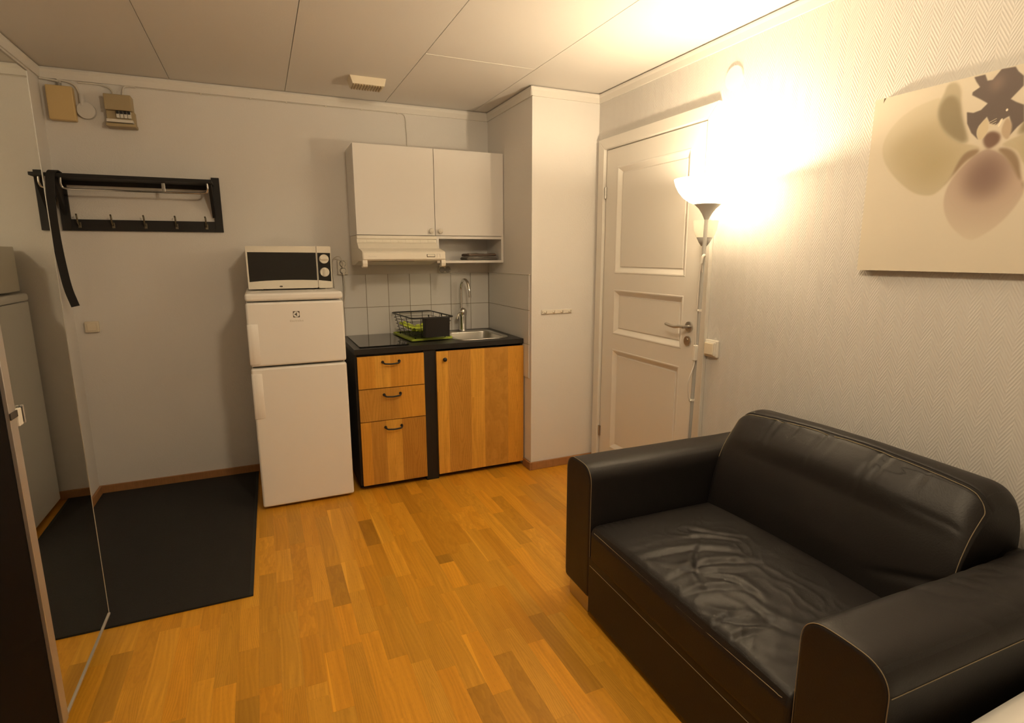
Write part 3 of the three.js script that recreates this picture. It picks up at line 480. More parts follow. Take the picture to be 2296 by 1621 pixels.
// ------------------------------------------------------------------ microwave on the fridge
const mw = thing('microwave', 'white microwave with dark door and two knobs on top of fridge', 'microwave', [-1.387, 1.2133, 0]);
{
  const hw = 0.227, zf = 0.404, b = 0.012, t = 0.2475;
  mesh('body', span(-hw + 0.003, hw - 0.003, b, t - 0.003, 0.07, zf - 0.02, 0.004), M.appliance, mw);
  for (const x of [-0.14, 0.14]) for (const z of [0.11, 0.35]) mesh('foot', cyl(0.012, 0.012, b + 0.002, x, b / 2 + 0.001, z, 14), M.blackPaint, mw);
  const y = (v) => v - 1.2133, sx = 0.147;
  // door: frame shape with a window whose lower edge is an arc
  const s = rrect(-hw, b - 0.004, sx - 0.0012, t, 0.006), w = new THREE.Path(); w.moveTo(-0.219, y(1.262)); w.quadraticCurveTo(-0.08, y(1.276), sx - 0.004, y(1.266)); w.lineTo(sx - 0.004, y(1.4245)); w.lineTo(-0.219, y(1.428)); w.closePath(); s.holes.push(w);
  const door = mesh('door', extrude(s, 0.022).translate(0, 0, zf - 0.022), M.appliance, mw);
  mesh('window', span(-hw + 0.004, sx - 0.002, b + 0.02, t - 0.01, zf - 0.018, zf - 0.003), M.mwGlass, door);
  // control panel
  const s2 = rrect(sx + 0.0012, b - 0.004, hw, t, 0.006), w2 = new THREE.Path(); w2.moveTo(sx + 0.004, y(1.266)); w2.lineTo(0.2215, y(1.2575)); w2.lineTo(0.2235, y(1.422)); w2.lineTo(sx + 0.004, y(1.424)); w2.closePath(); s2.holes.push(w2);
  const cp = mesh('control_panel', extrude(s2, 0.022).translate(0, 0, zf - 0.022), M.appliance, mw);
  mesh('panel_face', span(sx + 0.002, hw - 0.003, b + 0.02, t - 0.01, zf - 0.018, zf - 0.004), M.mwGlass, cp);
  for (const [ky, a] of [[1.388, 0], [1.312, 1.45]]) {
    const k = mesh('knob', [cyl(0.0255, 0.027, 0.014, 0.187, y(ky), zf + 0.003, 36, [Math.PI / 2, 0, 0])], M.appliance, cp);
    const g = box(0.044, 0.011, 0.012, 0, 0, 0, 0.003); g.rotateZ(a); g.translate(0.187, y(ky), zf + 0.013); mesh('knob_bar', g, M.appliance, k);
  }
  mesh('button', span(sx + 0.006, 0.2185, y(1.219), y(1.2475), zf - 0.004, zf + 0.0015, 0.002), M.appliance, cp);
  mesh('badge', [cyl(0.5, 0.5, 0.0006, 0, 0, 0, 32, [Math.PI / 2, 0, 0]).scale(0.018, 0.0085, 1).translate(-0.056, y(1.2345), zf)], M.inkDark, door);
  mesh('lettering', text('NORDICA', 0.0045, fontR).translate(-0.026, y(1.2325), zf - 0.0001), M.inkPale, door);
}

// ------------------------------------------------------------------ kitchenette: base cabinets, worktop, hob, sink, tap
const CH = 0.872, CF = 0.612;
const tones = { a: [0.80, 0.40, 0.060], b: [0.66, 0.34, 0.065], c: [0.88, 0.48, 0.085], d: [0.58, 0.285, 0.05] };
const drawerUnit = thing('drawer_cabinet', 'black base cabinet with three oak drawers beside the fridge', 'cabinet', [-1.0865, 0.0005, 0]);
{
  const w = 0.449; // local x from 0
  mesh('carcass', [span(0, 0.012, 0.03, CH - 0.032, 0.01, CF - 0.012), span(w - 0.041, w - 0.0003, 0.0, CH - 0.032, 0.01, CF - 0.008), span(0.012, w - 0.041, 0.03, 0.048, 0.01, CF - 0.03), span(0.012, w - 0.041, 0.03, CH - 0.032, 0.01, 0.022), span(0.012, w - 0.041, CH - 0.05, CH - 0.032, 0.022, CF - 0.03)], M.blackPaint, drawerUnit);
  mesh('plinth', span(0.004, w - 0.045, 0, 0.03, 0.03, CF - 0.06), M.blackPaint, drawerUnit);
  const xs = [[0, 0.125, 'a'], [0.125, 0.2, 'c'], [0.2, 0.3, 'a'], [0.3, 0.3955, 'b']], rows = [[0.634, 0.826], [0.434, 0.629], [0.034, 0.429]], hy = [0.786, 0.588, 0.386], r = rng(21);
  rows.forEach(([y0, y1], k) => {
    const d = mesh('drawer', span(0.0125, 0.4075, y0 + 0.002, y1 - 0.002, CF - 0.045, CF - 0.008), M.blackPaint, drawerUnit);
    const cuts = [[0, 0.10, 0.19, 0.29, 0.3945], [0, 0.14, 0.235, 0.325, 0.3945], [0, 0.06, 0.15, 0.245, 0.3945]][k];
    for (let i = 0; i < 4; i++) mesh('oak_stave', oakBlock(0.0128 + cuts[i], 0.0128 + cuts[i + 1], y0, y1, CF - 0.008, CF + 0.010, 'y', [[0, 4, 8, 12], [13, 4, 8, 9], [12, 0, 1, 9]][k][i], r() * 0.3, [['a', 'c', 'a', 'a'], ['b', 'b', 'a', 'a'], ['a', 'b', 'c', 'd']][k].map((t) => tones[t])[i], 0), M.oakFront, d);
    const x = 0.207, y = hy[k], z = CF + 0.010;
    const hd = mesh('handle', [tube([[x - 0.049, y + 0.003, z], [x - 0.049, y + 0.002, z + 0.018], [x - 0.040, y - 0.004, z + 0.028], [x - 0.02, y - 0.006, z + 0.031], [x, y - 0.007, z + 0.032], [x + 0.02, y - 0.006, z + 0.031], [x + 0.040, y - 0.004, z + 0.028], [x + 0.049, y + 0.002, z + 0.018], [x + 0.049, y + 0.003, z]], 0.0048, 48, 8), cyl(0.0085, 0.0085, 0.006, x - 0.049, y + 0.003, z + 0.003, 14, [Math.PI / 2, 0, 0]), cyl(0.0085, 0.0085, 0.006, x + 0.049, y + 0.003, z + 0.003, 14, [Math.PI / 2, 0, 0])], M.blackMetal, d);
    hd.userData.label = 'black bow handle';
  });
}
const sinkUnit = thing('sink_cabinet', 'black base cabinet with one large oak door under the sink', 'cabinet', [-0.6375, 0.0005, 0]);
{
  const x1 = 0.6270;
  mesh('carcass', [span(0, 0.038, 0.0, CH - 0.032, 0.01, CF - 0.008), span(x1 - 0.014, x1, 0.03, CH - 0.032, 0.01, CF - 0.012), span(0.038, x1 - 0.014, 0.03, 0.048, 0.01, CF - 0.03), span(0.038, x1 - 0.014, 0.03, CH - 0.032, 0.01, 0.022)], M.blackPaint, sinkUnit);
  mesh('plinth', span(0.038, x1 - 0.01, 0, 0.03, 0.03, CF - 0.06), M.blackPaint, sinkUnit);
  const d = mesh('door', span(0.039, 0.6265, 0.038, 0.824, CF - 0.02, CF - 0.008), M.blackPaint, sinkUnit);
  const cuts = [0.0385, 0.1105, 0.2595, 0.3525, 0.5165, 0.6275], cl = [4, 9, 0, 2, 5], tn2 = ['c', 'b', 'c', 'b', 'a'], offs = [0.1, 0.05, 0.2, 0, 0.1];
  for (let i = 0; i < 5; i++) mesh('oak_stave', oakBlock(cuts[i], cuts[i + 1], 0.034, 0.826, CF - 0.008, CF + 0.010, 'y', cl[i], offs[i], tones[tn2[i]]), M.oakFront, d);
  mesh('knob', new THREE.LatheGeometry([[0, 0], [0.007, 0], [0.006, 0.012], [0.0125, 0.018], [0.013, 0.024], [0.009, 0.029], [0, 0.030]].map(([a, b]) => V2(a, b)), 24).rotateX(Math.PI / 2).translate(0.0855, 0.777, CF + 0.010), M.blackMetal, d);
}
{ // worktop with a hole for the sink bowl
  const s = new THREE.Shape(); s.moveTo(-1.0865, 0.008); s.lineTo(-0.0085, 0.008); s.lineTo(-0.0085, CF + 0.006); s.lineTo(-1.0865, CF + 0.006); s.closePath();
  s.holes.push(rrect(-0.405, 0.145, -0.085, 0.505, 0.06, THREE.Path));
  const g = extrude(s, 0.031, 0.0); g.applyMatrix4(new THREE.Matrix4().set(1, 0, 0, 0, 0, 0, -1, CH, 0, 1, 0, 0, 0, 0, 0, 1)); g.computeVertexNormals();
  tag(mesh('worktop', metreUV(g), M.worktop), 'dark grey laminate worktop over the oak-fronted cabinets', 'worktop');
}
{ const s = rrect(-1.048, 0.045, -0.752, 0.565, 0.012); const g = extrude(s, 0.003, 0.0012); g.applyMatrix4(new THREE.Matrix4().set(1, 0, 0, 0, 0, 0, -1, CH + 0.0056, 0, 1, 0, 0, 0, 0, 0, 1)); g.computeVertexNormals();
  const hob = thing('hob', 'black glass hob set into the worktop beside the dish rack', 'hob'); mesh('glass', g, M.glassBlack, hob);
  const ringM = std({ color: new THREE.Color().setRGB(0.05, 0.05, 0.048), roughness: 0.3 });
  for (const [z, r] of [[0.18, 0.073], [0.41, 0.09]]) mesh('cooking_ring', new THREE.TorusGeometry(r, 0.0006, 4, 60).rotateX(Math.PI / 2).scale(1, 0.3, 1).translate(-0.90, CH + 0.0057, z), ringM, hob);
}
{ // inset sink: rolled rim, sloping walls, floor
  const sink = thing('sink', 'stainless steel sink bowl set into the worktop', 'sink');
  const rows = [[0.028, 0.0005], [0.027, 0.0035], [0.020, 0.005], [0.013, 0.004], [0.002, 0.001], [-0.004, -0.006], [-0.012, -0.09], [-0.020, -0.125], [-0.040, -0.138], [-0.12, -0.142]], pos = [], idx = [], n = 97;
  rows.forEach(([o, y]) => { const r = Math.max(0.02, 0.06 + o); const pts = rrect(-0.405 - o, 0.145 - o, -0.085 + o, 0.505 + o, r).getSpacedPoints(n - 1); pts.forEach((p) => pos.push(p.x, CH + y, p.y)); });
  for (let a = 0; a < rows.length - 1; a++) for (let k = 0; k < n - 1; k++) { const p = a * n + k, q = p + n; idx.push(p, q, p + 1, p + 1, q, q + 1); }
  const c = pos.length / 3; pos.push(-0.245, CH - 0.143, 0.325); for (let k = 0; k < n - 1; k++) idx.push((rows.length - 1) * n + k, c, (rows.length - 1) * n + k + 1);
  const g = new THREE.BufferGeometry(); g.setAttribute('position', new THREE.Float32BufferAttribute(pos, 3)); g.setIndex(idx); g.computeVertexNormals();
  M.steel.side = THREE.DoubleSide; mesh('bowl', g, M.steel, sink);
  mesh('drain', [cyl(0.040, 0.040, 0.003, -0.245, CH - 0.1405, 0.325, 32), cyl(0.012, 0.012, 0.006, -0.245, CH - 0.138, 0.325, 20)], M.chrome, sink);
}
{
  const tap = thing('tap', 'chrome gooseneck mixer tap behind the sink', 'tap', [-0.236, CH + 0.0005, 0.072]);
  mesh('body', new THREE.LatheGeometry([[0, 0], [0.029, 0], [0.029, 0.004], [0.0255, 0.008], [0.025, 0.06], [0.027, 0.10], [0.031, 0.130], [0.029, 0.148], [0.019, 0.162], [0, 0.168]].map(([a, b]) => V2(a, b)), 40), M.chrome, tap);
  mesh('spout', [tube([[-0.010, 0.13, 0], [-0.011, 0.17, 0.0], [-0.011, 0.26, 0.0], [-0.011, 0.315, 0.004], [-0.009, 0.352, 0.028], [-0.003, 0.366, 0.064], [0.003, 0.350, 0.100], [0.007, 0.305, 0.122], [0.0085, 0.262, 0.128]], 0.0098, 70, 16), cyl(0.0112, 0.0112, 0.02, 0.0086, 0.256, 0.1285, 20)], M.chrome, tap);
  const lv = mesh('lever', [tube([[-0.018, 0.128, 0.012], [-0.036, 0.122, 0.022], [-0.048, 0.105, 0.03], [-0.054, 0.098, 0.034]], 0.011, 20, 12), new THREE.SphereGeometry(0.0112, 14, 10).translate(-0.054, 0.098, 0.034)], M.chrome, tap); lv.userData.label = 'short chrome lever on the left side';
}
// ------------------------------------------------------------------ dish rack, green tray and cloth
{
  const c = [-0.590, 0.262], rot = 0.075;
  const tray = thing('drip_tray', 'green drip tray lying under the wire dish rack', 'tray', [c[0], CH + 0.0062, c[1]]); tray.rotation.y = rot;
  mesh('tray', [extrude((() => { const s = rrect(-0.140, -0.205, 0.140, 0.205, 0.02); s.holes.push(rrect(-0.134, -0.199, 0.134, 0.199, 0.018, THREE.Path)); return s; })(), 0.012).applyMatrix4(new THREE.Matrix4().set(1, 0, 0, 0, 0, 0, 1, 0, 0, -1, 0, 0, 0, 0, 0, 1)), span(-0.136, 0.136, 0, 0.003, -0.201, 0.201)], M.green, tray);
  const rack = thing('dish_rack', 'black wire dish rack with hanging cutlery holder on the worktop', 'dish rack', [c[0], CH + 0.0098, c[1]]); rack.rotation.y = rot;
  const loop = (w, d, y, r = 0.03) => rrect(-w, -d, w, d, r).getSpacedPoints(48).slice(0, -1).map((p) => V3(p.x, y, p.y));
  const top = [0.138, 0.222], bot = [0.110, 0.178], hgt = 0.140, lerp = (t) => [bot[0] + (top[0] - bot[0]) * t, bot[1] + (top[1] - bot[1]) * t];
  mesh('rim', tube(loop(top[0], top[1], hgt), 0.0048, 120, 8, true), M.blackMetal, rack);
  for (const t of [0.14, 0.30, 0.46, 0.62, 0.78]) { const [a, b] = lerp(t); mesh('wire_hoop', tube(loop(a, b, 0.010 + (hgt - 0.010) * t), 0.0016, 96, 6, true), M.blackMetal, rack); }
  const up = (x0, z0, x1, z1) => rod([x0, 0.010, z0], [x1, hgt, z1], 0.0019, 6);
  for (const f of [-0.6, 0, 0.6]) for (const s of [-1, 1]) mesh('wire_upright', up(bot[0] * f, s * bot[1], top[0] * f, s * top[1]), M.blackMetal, rack);
  for (const f of [-0.65, -0.1, 0.45]) for (const s of [-1, 1]) mesh('wire_upright', up(s * bot[0], bot[1] * f, s * top[0], top[1] * f), M.blackMetal, rack);
  for (let i = -5; i <= 5; i++) mesh('wire_floor', rod([-bot[0], 0.010, i * 0.032], [bot[0], 0.010, i * 0.032], 0.0016, 6), M.blackMetal, rack);
  for (const [x, z] of [[-0.1, -0.16], [0.1, -0.16], [-0.1, 0.16], [0.1, 0.16]]) mesh('foot', rod([x, 0.0, z], [x, 0.012, z], 0.004, 8), M.blackMetal, rack);
  // cutlery holder hooked over the rim at the front
  const cw = 0.080, g = (() => { const s = poly([[0.236, 0.132], [0.232, 0.012], [0.286, 0.012], [0.296, 0.132]]); return alongX(s, 0.118 - 2 * cw, 0.118, 0.004); })();
  const cup = mesh('cutlery_holder', g, M.blackPaint, rack); cup.userData.label = 'black box-shaped cutlery holder'; cup.position.set(-0.030, 0.012, -0.012);
  for (const hx of [0.085, 0.0]) mesh('hook', tube([[hx, 0.124, 0.240], [hx, 0.144, 0.238], [hx, 0.146, 0.232], [hx, 0.138, 0.224]], 0.003, 16, 6), M.blackMetal, cup);
  // green cloth lying inside
  const cl = new THREE.PlaneGeometry(0.19, 0.30, 40, 60); cl.rotateX(-Math.PI / 2); const p = cl.attributes.position; for (let i = 0; i < p.count; i++) { const x = p.getX(i), z = p.getZ(i); p.setY(i, 0.030 + 0.030 * Math.abs(N(x * 14, z * 12, 3)) + 0.030 * smooth(0.02, -0.09, x) + 0.025 * Math.abs(N(x * 30, z * 26, 8)) + 0.02 * smooth(0.0, -0.12, z)); }
  const under = cl.clone(); const q = under.attributes.position; for (let i = 0; i < q.count; i++) q.setY(i, q.getY(i) - 0.006); flipIdx(under); cl.computeVertexNormals(); under.computeVertexNormals();
  const cloth = mesh('dish_cloth', [cl, under], M.greenCloth); cloth.position.set(c[0] - 0.008, CH + 0.0, c[1] + 0.005); cloth.rotation.y = rot + 0.06; tag(cloth, 'crumpled bright green dish cloth inside the wire rack', 'cloth');
  function flipIdx(gm) { const ix = gm.index; for (let i = 0; i < ix.count; i += 3) { const t = ix.getX(i + 1); ix.setX(i + 1, ix.getX(i + 2)); ix.setX(i + 2, t); } }
}

// ------------------------------------------------------------------ wall cabinet, hood, cloths on the shelf
const UX0 = -0.987, UX1 = -0.003, UZ = 0.2814;
{
  const wc = thing('wall_cabinet', 'white wall cabinet with two doors and an open shelf over the sink', 'cabinet', [0, 0, 0.0005]);
  const t = 0.016, z0 = 0.002, z1 = UZ - 0.019;
  mesh('body', [span(UX0, UX0 + t, 1.532, 2.071, z0, z1), span(UX1 - t, UX1, 1.357, 2.071, z0, z1 + 0.016), span(UX0 + t, UX1 - t, 2.055, 2.071, z0, z1), span(UX0 + t, UX1 - t, 1.532, 1.548, z0, z1), span(UX0 + t, UX1 - t, 1.548, 2.055, z0, z0 + 0.006), span(-0.478, UX1 - t, 1.514, 1.531, z0, z1 + 0.016), span(-0.478, -0.462, 1.373, 1.514, z0, z1 + 0.016), span(-0.462, UX1 - t, 1.373, 1.514, z0, z0 + 0.005), span(-0.478, UX1 - t, 1.357, 1.373, z0, z1 + 0.016)], M.whiteLacquer, wc);
  for (const [a, b, kx] of [[UX0 + 0.001, -0.4872, -0.515], [-0.4838, UX1 - 0.001, -0.455]]) {
    const d = mesh('door', span(a, b, 1.534, 2.072, UZ - 0.018, UZ, 0.0015), M.whiteLacquer, wc);
    mesh('knob', new THREE.LatheGeometry([[0, 0], [0.008, 0], [0.0075, 0.008], [0.015, 0.014], [0.0165, 0.020], [0.013, 0.026], [0, 0.028]].map(([p, q]) => V2(p, q)), 28).rotateX(Math.PI / 2).translate(kx, 1.562, UZ), M.plasticWhite, d);
  }
}
{
  const hood = thing('range_hood', 'cream range hood with sliding visor under the wall cabinet', 'hood', [0, 0, 0.0005]);
  const x0 = UX0 + 0.001, x1 = -0.4795;
  mesh('body', alongX([[0.008, 1.530], [UZ + 0.002, 1.530], [UZ + 0.004, 1.512], [UZ - 0.004, 1.506], [UZ - 0.002, 1.486], [UZ + 0.012, 1.480], [0.335, 1.449], [0.335, 1.400], [0.30, 1.372], [0.12, 1.345], [0.008, 1.345]], x0, x1), M.hoodCream, hood);
  for (let i = 0; i < 10; i++) { const w = (x1 - x0 - 0.02) / 10, a = x0 + 0.01 + w * i; mesh('vent_slat', span(a + 0.0012, a + w - 0.0012, 1.488, 1.504, UZ - 0.0035, UZ + 0.0005), M.hoodCream, hood); }
  const vis = mesh('visor', alongX([[0.10, 1.452], [0.318, 1.452], [0.37, 1.447], [0.452, 1.432], [0.462, 1.424], [0.468, 1.386], [0.462, 1.378], [0.44, 1.374], [0.10, 1.374]].map(([z, y]) => [z, y]), x0 - 0.001, x1 + 0.001, 0.001), M.hoodCream, hood);
  mesh('front_panel', (() => { const g = box(x1 - x0 - 0.008, 0.040, 0.003, (x0 + x1) / 2, 0, 0, 0.001); g.rotateX(-0.155); g.translate(0, 1.4045, 0.4665); return g; })(), M.hoodCream, vis);
  mesh('control_slot', (() => { const g = box(0.052, 0.018, 0.004, -0.572, 0, 0, 0.002); g.rotateX(-0.155); g.translate(0, 1.405, 0.4680); return g; })(), M.inkDark, vis);
  mesh('slider', (() => { const g = box(0.046, 0.013, 0.008, -0.572, 0, 0, 0.002); g.rotateX(-0.155); g.translate(0, 1.406, 0.4690); return g; })(), M.hoodCream, vis);
  mesh('slider_frame', (() => { const g = mergeGeometries([box(0.002, 0.022, 0.004, -0.532, 0, 0), box(0.002, 0.022, 0.004, -0.513, 0, 0), box(0.021, 0.002, 0.004, -0.5225, 0.0105, 0)]); g.rotateX(-0.155); g.translate(0, 1.405, 0.4684); return g; })(), M.inkPale, vis);
  mesh('lettering', (() => { const g = text('Electrolux', 0.008, fontR); g.rotateX(-0.155); g.translate(-0.93, 1.398, 0.4688); return g; })(), M.inkPale, vis);
  mesh('filter_recess', span(x0 + 0.07, -0.66, 1.3715, 1.3745, 0.15, 0.40), M.inkDark, vis);
  for (const [x, s] of [[x0, 1], [x1, -1]]) mesh('corner_hook', alongX([[0.43, 1.378], [0.466, 1.380], [0.470, 1.36], [0.466, 1.342], [0.45, 1.335], [0.42, 1.336], [0.41, 1.342], [0.435, 1.352]], s > 0 ? x - 0.002 : x - 0.026, s > 0 ? x + 0.026 : x + 0.002, 0.002), M.hoodCream, hood);
}
{
  const wavy = (w, d, h, amp, seed, mat, pos, label) => {
    const g = pillow(w, h, d, [0.012, h * 0.48, 0.012], [50, 8, 24], (x, y, z) => [0, amp * N(x * 14 + seed, z * 6, seed) + 0.5 * amp * N(x * 34, z * 12, seed + 3), 0]);
    const m = mesh('folded_cloth', g, mat); m.position.set(...pos); m.rotation.y = seed * 0.02 - 0.05; tag(m, label, 'cloth', 'folded cloths on the open shelf'); return m;
  };
  wavy(0.225, 0.17, 0.014, 0.002, 1, M.fabricGrey, [-0.142, 1.3825, 0.165], 'dark grey folded cloth at the bottom of the shelf pile');
  wavy(0.215, 0.165, 0.006, 0.002, 2, M.fabricLight, [-0.142, 1.3935, 0.165], 'thin pale folded cloth in the middle of the shelf pile');
  wavy(0.205, 0.16, 0.020, 0.005, 3, M.fabricBrown, [-0.142, 1.4085, 0.165], 'brown folded cloth on top of the shelf pile');
}

// ------------------------------------------------------------------ coat rack and strap
{
  const rk = thing('coat_rack', 'black wooden coat rack with hat shelf and chrome rail on wall', 'coat rack', [0, 0, 0.0005]);
  const L = -2.518, R = -1.729, d = 0.018;
  mesh('post', span(L, L + 0.042, 1.547, 1.838, 0, d, 0.001), M.blackWood, rk); mesh('post', span(R - 0.042, R, 1.547, 1.862, 0, d, 0.001), M.blackWood, rk);
  mesh('bottom_rail', span(L + 0.042, R - 0.042, 1.547, 1.608, 0, d, 0.001), M.blackWood, rk); mesh('top_rail', span(L + 0.042, R - 0.042, 1.790, 1.828, 0, d, 0.001), M.blackWood, rk);
  mesh('shelf', span(L, R - 0.030, 1.812, 1.829, d + 0.0005, 0.205, 0.002), M.blackWood, rk);
  for (const x of [L + 0.012, R - 0.052]) mesh('bracket', alongX([[0.019, 1.811], [0.150, 1.811], [0.135, 1.785], [0.035, 1.66], [0.019, 1.63]], x, x + 0.016), M.blackWood, rk);
  mesh('rail', tube([[L + 0.055, 1.812, 0.150], [L + 0.053, 1.785, 0.148], [L + 0.058, 1.764, 0.142], [L + 0.085, 1.757, 0.138], [-2.3, 1.757, 0.138], [-2.0, 1.757, 0.138], [R - 0.098, 1.757, 0.138], [R - 0.062, 1.764, 0.142], [R - 0.055, 1.785, 0.148], [R - 0.056, 1.812, 0.150]], 0.0055, 160, 12, false, 0.2), M.chrome, rk);
  mesh('rail_bracket', [span(-2.012, -1.994, 1.757, 1.812, 0.134, 0.142, 0.002)], M.chrome, rk);
  [-2.438, -2.282, -2.127, -1.972, -1.817].forEach((x) => mesh('hook', [tube([[x, 1.578, d + 0.002], [x, 1.582, d + 0.02], [x, 1.598, d + 0.036], [x, 1.622, d + 0.040], [x - 0.003, 1.634, d + 0.034]], 0.0045, 20, 8), span(x - 0.007, x + 0.007, 1.562, 1.592, d, d + 0.003, 0.001)], M.hookDark, rk));
  // strap looped over the left shelf end, hanging in a curve
  const path = new THREE.CatmullRomCurve3([V3(-2.478, 1.838, 0.12), V3(-2.481, 1.840, 0.19), V3(-2.486, 1.815, 0.218), V3(-2.500, 1.65, 0.218), V3(-2.503, 1.49, 0.205), V3(-2.497, 1.35, 0.20), V3(-2.486, 1.235, 0.20), V3(-2.466, 1.143, 0.20)]);
  const n = 60, pos = [], idx = [], hw = 0.019, th = 0.003;
  for (let i = 0; i <= n; i++) { const t = i / n, p = path.getPoint(t), T2 = path.getTangent(t), side = V3(1, 0, 0).addScaledVector(T2, -T2.x).normalize(), nn = new THREE.Vector3().crossVectors(side, T2).normalize(); for (const [a, b] of [[-1, -1], [1, -1], [1, 1], [-1, 1]]) { const q = p.clone().addScaledVector(side, a * hw).addScaledVector(nn, b * th); pos.push(q.x, q.y, q.z); } }
  for (let i = 0; i < n; i++) for (let k = 0; k < 4; k++) { const a = i * 4 + k, b = i * 4 + (k + 1) % 4; idx.push(a, b, a + 4, b, b + 4, a + 4); }
  idx.push(0, 2, 1, 0, 3, 2, n * 4, n * 4 + 1, n * 4 + 2, n * 4, n * 4 + 2, n * 4 + 3);
  const g = new THREE.BufferGeometry(); g.setAttribute('position', new THREE.Float32BufferAttribute(pos, 3)); g.setIndex(idx); const g2 = toCreasedNormals(g.toNonIndexed(), 0.7);
  tag(mesh('strap', g2, M.strap), 'long black strap hanging from the left end of the coat rack', 'strap');
}

// ------------------------------------------------------------------ wardrobe with mirrored door
{
  const wd = thing('wardrobe', 'black wardrobe with full-height mirrored door standing at the left wall', 'wardrobe', [0, 0, 0]);
  const MX = -2.17, z0 = 1.54, z1 = 2.068, top = 1.988;
  mesh('body', span(LX + 0.001, MX - 0.024, 0.055, top + 0.004, z0 + 0.004, 3.2), M.blackPanel, wd);
  mesh('plinth', span(LX + 0.03, MX - 0.10, 0.0005, 0.055, z0 + 0.03, 3.17), M.blackPanel, wd);
  const d = mesh('mirror_door', span(MX - 0.022, MX - 0.0045, 0.078, top, z0, z1 + 0.042), M.blackPanel, wd);
  mesh('mirror', span(MX - 0.004, MX, 0.086, top - 0.006, z0 + 0.002, z1), M.mirror, d).userData.label = 'tall mirror pane';
  mesh('frame_strip', span(MX - 0.004, MX + 0.007, 0.078, top, z1 + 0.001, z1 + 0.042, 0.002), M.alu, d);
  mesh('bottom_strip', span(MX - 0.004, MX + 0.004, 0.078, 0.0855, z0, z1, 0.001), M.alu, d);
  mesh('top_strip', span(MX - 0.004, MX + 0.004, top - 0.0055, top, z0, z1, 0.001), M.alu, d);
  mesh('edge_strip', span(MX - 0.004, MX + 0.001, 0.086, top - 0.006, z0 - 0.001, z0 + 0.0015), M.alu, d);
  const h = mesh('handle', span(MX + 0.0005, MX + 0.010, 0.966, 1.012, 2.040, 2.066, 0.002), M.plasticWhite, d); h.userData.label = 'small white pull on the mirror edge';
  mesh('handle_slot', span(MX + 0.0005, MX + 0.006, 0.968, 1.010, 2.022, 2.040, 0.001), M.blackPaint, h);
  mesh('handle_lip', span(MX + 0.0005, MX + 0.008, 0.964, 1.014, 2.016, 2.022, 0.001), M.alu, h);
  mesh('strip_clip', span(MX + 0.0065, MX + 0.010, 0.994, 1.012, 2.066, 2.112, 0.001), M.inkDark, d);
  mesh('door', span(MX - 0.022, MX - 0.002, 0.078, top, z1 + 0.046, 2.62), M.blackPanel, wd); mesh('door', span(MX - 0.022, MX - 0.002, 0.078, top, 2.624, 3.2), M.blackPanel, wd);
}
// door mat
{
  const s = poly([[LX + 0.016, 0.016], [-1.658, 0.016], [-1.680, 1.507], [LX + 0.016, 1.512]]); const g = extrude(s, 0.006, 0.001); g.applyMatrix4(new THREE.Matrix4().set(1, 0, 0, 0, 0, 0, -1, 0.0078, 0, 1, 0, 0, 0, 0, 0, 1)); g.computeVertexNormals();
  const dm = thing('door_mat', 'large black carpet mat on the parquet below the coat rack', 'mat'); mesh('pile', metreUV(g), M.mat, dm);
  const e = poly([[-1.672, 0.017], [-1.6575, 0.017], [-1.6795, 1.5075], [-1.694, 1.5075]]); const ge = extrude(e, 0.0035, 0.0008); ge.applyMatrix4(new THREE.Matrix4().set(1, 0, 0, 0, 0, 0, -1, 0.0086, 0, 1, 0, 0, 0, 0, 0, 1)); ge.computeVertexNormals(); mesh('border', ge, M.matEdge, dm);
}

